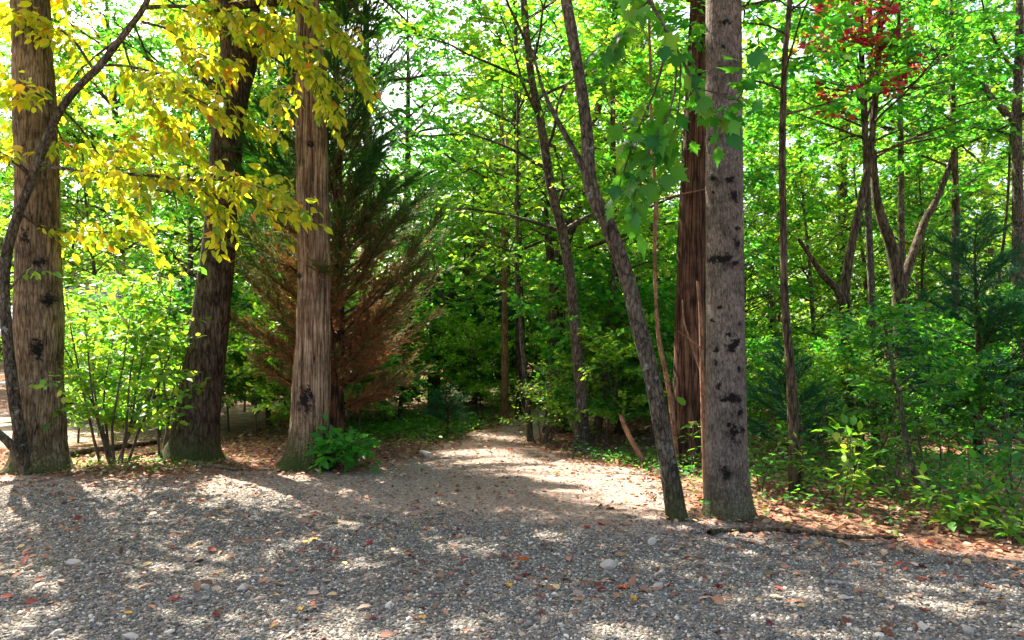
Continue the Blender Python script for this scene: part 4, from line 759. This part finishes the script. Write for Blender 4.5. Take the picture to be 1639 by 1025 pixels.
for q in range(70):
    px, py = rng.uniform(20, 1620), 800 + 215 * rng.random() ** 1.2
    fallen(px, py, rng.uniform(.055, .09), (DRD, RST, ORG, RST, PNK, DRD, YEL)[q % 7], 'mp' if q % 2 else 'ov', 'small %s %s leaf on gravel %s' % (('maroon', 'rust brown', 'orange', 'rust brown', 'pinkish', 'maroon', 'yellow')[q % 7], 'lobed' if q % 2 else 'oval', where(px, py)), 'small fallen leaves strewn on the gravel'); SMALL.append((px, LAST[0]))
# rocks
import bmesh
def rock(px, py, s, lab, flat=.6, m=M_ROCK, seed=0):
    bm = bmesh.new(); bmesh.ops.create_icosphere(bm, subdivisions=3, radius=1); r_ = np.random.default_rng(seed + 5); nr_ = unit(r_.normal(0, 1, (9, 3)))
    for v in bm.verts:
        c = np.array(v.co)
        for q in nr_:
            e = c @ q
            if e > .66: c -= q * (e - .66)
        c = c * (1 + .12 * (noise(c[None] * 3 + seed, 3)[0] - .5)); v.co = c * np.array([1, .75, flat])
    me = bpy.data.meshes.new('rock'); bm.to_mesh(me); bm.free(); me.materials.append(m); gx_, gy_ = gpt(px, py)
    o = obj('rock', me, loc=(gx_, gy_, gz(gx_, gy_) + s * flat * .35)); o.scale = (s, s, s); o.rotation_euler = (r_.normal(0, .2), r_.normal(0, .2), r_.uniform(0, 6.28)); tag(o, lab, 'rock', 'pale rocks on the gravel')
for i, (px, py, s, lab, f) in enumerate(((974, 908, .062, 'large pale angular rock in the right middle gravel', .8), (388, 940, .06, 'flat tan rock in the left front gravel', .5), (326, 938, .04, 'small pale rock left of the flat tan one', .6), (684, 732, .16, 'flat white stone at the left side of the path', .35), (118, 902, .05, 'tan rock beside the mossy patch on the left', .6),
        (1043, 869, .055, 'low pale rock below the slender leaning trunk', .5), (1052, 938, .05, 'pale rounded rock right of the orange leaf', .6), (1058, 917, .045, 'reddish rock above the pale rounded one', .6), (207, 1018, .05, 'tan stone at the bottom edge on the left', .5), (1350, 957, .05, 'grey rock in the right front gravel', .5), (90, 1012, .045, 'pale stone in the bottom left corner', .5), (1478, 1004, .04, 'white stone near the bottom right', .6), (1548, 1008, .04, 'pale stone right of the white one at the bottom right', .6), (45, 1005, .04, 'grey stone at the far bottom left', .6))): rock(px, py, s, lab, f, seed=i)
# branches and logs on the ground
def stick(name, lab, pts, r0, m=B_DEAD, group=None, sides=10, depth=.003, raise_=.0, cat='branch'):
    S = []
    for (px, py) in pts: gx_, gy_ = gpt(px, py); S.append([gx_, gy_, gz(gx_, gy_) + r0 * .7 + raise_, r0])
    S = np.array(S); S[:, 3] = np.linspace(r0, r0 * .55, len(S)); S[:, 2] += rng.normal(0, r0 * .2, len(S))
    base = S[0, :3].copy(); o, _, _ = trunk_mesh(S, sides, .03, depth, 12, .2, 0, (), 0, len(pts), name, m, .12, base); o.location = base; tag(o, lab, cat, group); LAST[0] = o
stick('dead_branch', 'long thin dead branch lying below the thick grey trunk', [(1135, 857), (1160, 850), (1215, 848), (1280, 852), (1340, 858), (1400, 861), (1440, 862)], .026, B_DARK)
stick('stick', 'short broken stick in the right front gravel', [(1318, 932), (1350, 934), (1375, 937)], .016)
stick('stick', 'short dead stick near the bottom left of the middle', [(492, 977), (505, 970), (518, 966)], .014)
stick('stick', 'thin crooked stick on the gravel before the slim dark trunk', [(1120, 900), (1150, 905), (1190, 903)], .007)
stick('fallen_log', 'weathered fallen log lying between the two thick left trunks', [(106, 736), (150, 726), (200, 718), (252, 711)], .055, B_DARK, sides=18, depth=.008, cat='log')
stick('fallen_log', 'thin rotten log in front of the thicker fallen one', [(185, 741), (215, 735), (248, 729)], .03, B_DARK, sides=14, depth=.005, cat='log')
stick('fallen_log', 'short rotten log at the foot of the dark leaning trunk', [(282, 740), (315, 747), (345, 751), (380, 756)], .035, B_OAK, sides=14, depth=.006, cat='log')
stick('dead_branch', 'twisted dead branch on the forest floor beyond the path end', [(735, 662), (752, 655), (762, 646)], .05, B_OAK, raise_=.08)
for q in range(26):
    px, py = rng.uniform(40, 1600), rng.uniform(770, 1010); a_ = rng.uniform(-.6, .6); l_ = rng.uniform(12, 34)
    stick('twig', 'small dry twig lying on the gravel ' + where(px, py), [(px, py), (px + l_ * .5, py + a_ * 4), (px + l_, py + a_ * 9)], rng.uniform(.003, .006), B_DEAD, 'dry twigs strewn over the gravel', 5, 0, cat='twig'); SMALL.append((px, LAST[0]))

for lab in sorted({t[1]['label'] for t in SMALL}):
    same = sorted((t for t in SMALL if t[1]['label'] == lab), key=lambda t: t[0])
    for i, t in enumerate(same):
        if len(same) > 1: t[1]['label'] = lab + ', ' + ORD[i] + ' from left'

# ------------------------------------------------------------------ cabin beyond the trees on the left
def box(name, lo, hi, m, parent):
    lo, hi = np.array(lo, float), np.array(hi, float); V = np.array([[(lo, hi)[i][0], (lo, hi)[j][1], (lo, hi)[q][2]] for i in (0, 1) for j in (0, 1) for q in (0, 1)])
    return obj(name, mesh(name, V, np.array([[0, 1, 3, 2], [4, 6, 7, 5], [0, 4, 5, 1], [2, 3, 7, 6], [0, 2, 6, 4], [1, 5, 7, 3]]), mats=[m]), parent)
def slab(name, a, b, c, d, th, m, parent):
    Q = np.array([a, b, c, d], float); nn = unit(np.cross(Q[1] - Q[0], Q[3] - Q[0])) * th; V = np.vstack([Q, Q + nn])
    return obj(name, mesh(name, V, np.array([[3, 2, 1, 0], [4, 5, 6, 7], [0, 1, 5, 4], [1, 2, 6, 5], [2, 3, 7, 6], [3, 0, 4, 7]]), mats=[m]), parent)
cy_ = 18.5; cx0, cx1 = (15 - 819.5) / F * cy_, (215 - 819.5) / F * cy_; gz0 = gz(cx0, cy_)
cab = thing('cabin', 'dark cabin with a grey metal roof beyond the left trunks', 'house', ((cx0 + cx1) / 2, cy_, gz0)); hw = (cx1 - cx0) / 2
ez, rz_ = EYE + (HZ - 512) / F * cy_ - gz0, EYE + (HZ - 462) / F * (cy_ + 2) - gz0
box('wall', (-hw, 0, -.3), (hw, .15, ez), M_WALL, cab); box('wall', (-hw, 3.85, -.3), (hw, 4, ez), M_WALL, cab)
for sx in (-hw, hw - .15):
    V = np.array([[sx, .15, -.3], [sx, 3.85, -.3], [sx, 3.85, ez], [sx, 2, rz_ - .12], [sx, .15, ez]]); V = np.vstack([V, V + [.15, 0, 0]])
    m_ = bpy.data.meshes.new('gable_wall'); m_.from_pydata(V.tolist(), [], [(4, 3, 2, 1, 0), (5, 6, 7, 8, 9)] + [(i, (i + 1) % 5, (i + 1) % 5 + 5, i + 5) for i in range(5)]); m_.materials.append(M_WALL); obj('gable_wall', m_, cab)
for s_, n_ in ((-.35, 12),):
    wd = (2 * hw + .7) / n_
    for i in range(n_):
        xa = -hw - .35 + i * wd; xb = xa + wd - .02
        slab('roof_panel', (xa, -.5, ez - .28), (xb, -.5, ez - .28), (xb, 2, rz_), (xa, 2, rz_), .04, M_ROOF, cab); slab('roof_panel', (xb, 4.5, ez - .28), (xa, 4.5, ez - .28), (xa, 2, rz_), (xb, 2, rz_), .04, M_ROOF, cab)
        box('roof_seam', (xb - .005, 1.9, rz_ + .0), (xb + .03, 2.1, rz_ + .07), M_ROOF, cab)
box('fascia', (-hw - .35, -.53, ez - .42), (hw + .35, -.503, ez - .24), M_TRIM, cab)
for wx in (-1.6, .4, 1.7):
    f_ = box('window', (wx, -.06, .9), (wx + .8, -.003, 1.9), M_TRIM, cab); box('pane', (wx + .07, -.075, .97), (wx + .73, -.063, 1.83), M_GLASS, f_)
d_ = box('door', (-.65, -.05, -.1), (.2, -.003, 2.0), M_TRIM, cab); box('handle', (.08, -.1, .95), (.13, -.053, 1.05), M_GLASS, d_)
sy_ = 15.5; sx0, sx1 = (-25 - 819.5) / F * sy_, (48 - 819.5) / F * sy_; sg = gz(sx0, sy_); sh = thing('shed', 'small open shed with a pale metal roof left of the thick trunk', 'shed', ((sx0 + sx1) / 2, sy_, sg)); sw_ = (sx1 - sx0) / 2
z0, z1 = EYE + (HZ - 523) / F * sy_ - sg, EYE + (HZ - 498) / F * sy_ - sg
for i in range(3):
    wd = (2 * sw_ + .3) / 3; xa = -sw_ - .15 + i * wd; slab('roof_panel', (xa, -.3, z0), (xa + wd - .015, -.3, z0), (xa + wd - .015, 1.6, z1 + .3), (xa, 1.6, z1 + .3), .03, M_ROOF, sh)
for px_q in (-sw_, sw_ - .12):
    for yq in (0, 1.4): box('post', (px_q, yq, -.3), (px_q + .12, yq + .12, z0 + .05 + yq * .2), M_WALL, sh)
box('back_wall', (-sw_ + .12, 1.42, -.2), (sw_ - .12, 1.5, z0 + .25), M_WALL, sh); box('bench', (-sw_ + .15, .2, .75), (sw_ - .15, .9, .82), M_TRIM, sh)
print('tris', sum(len(m.polygons) * 2 for m in bpy.data.meshes), 'objs', len(bpy.data.objects))
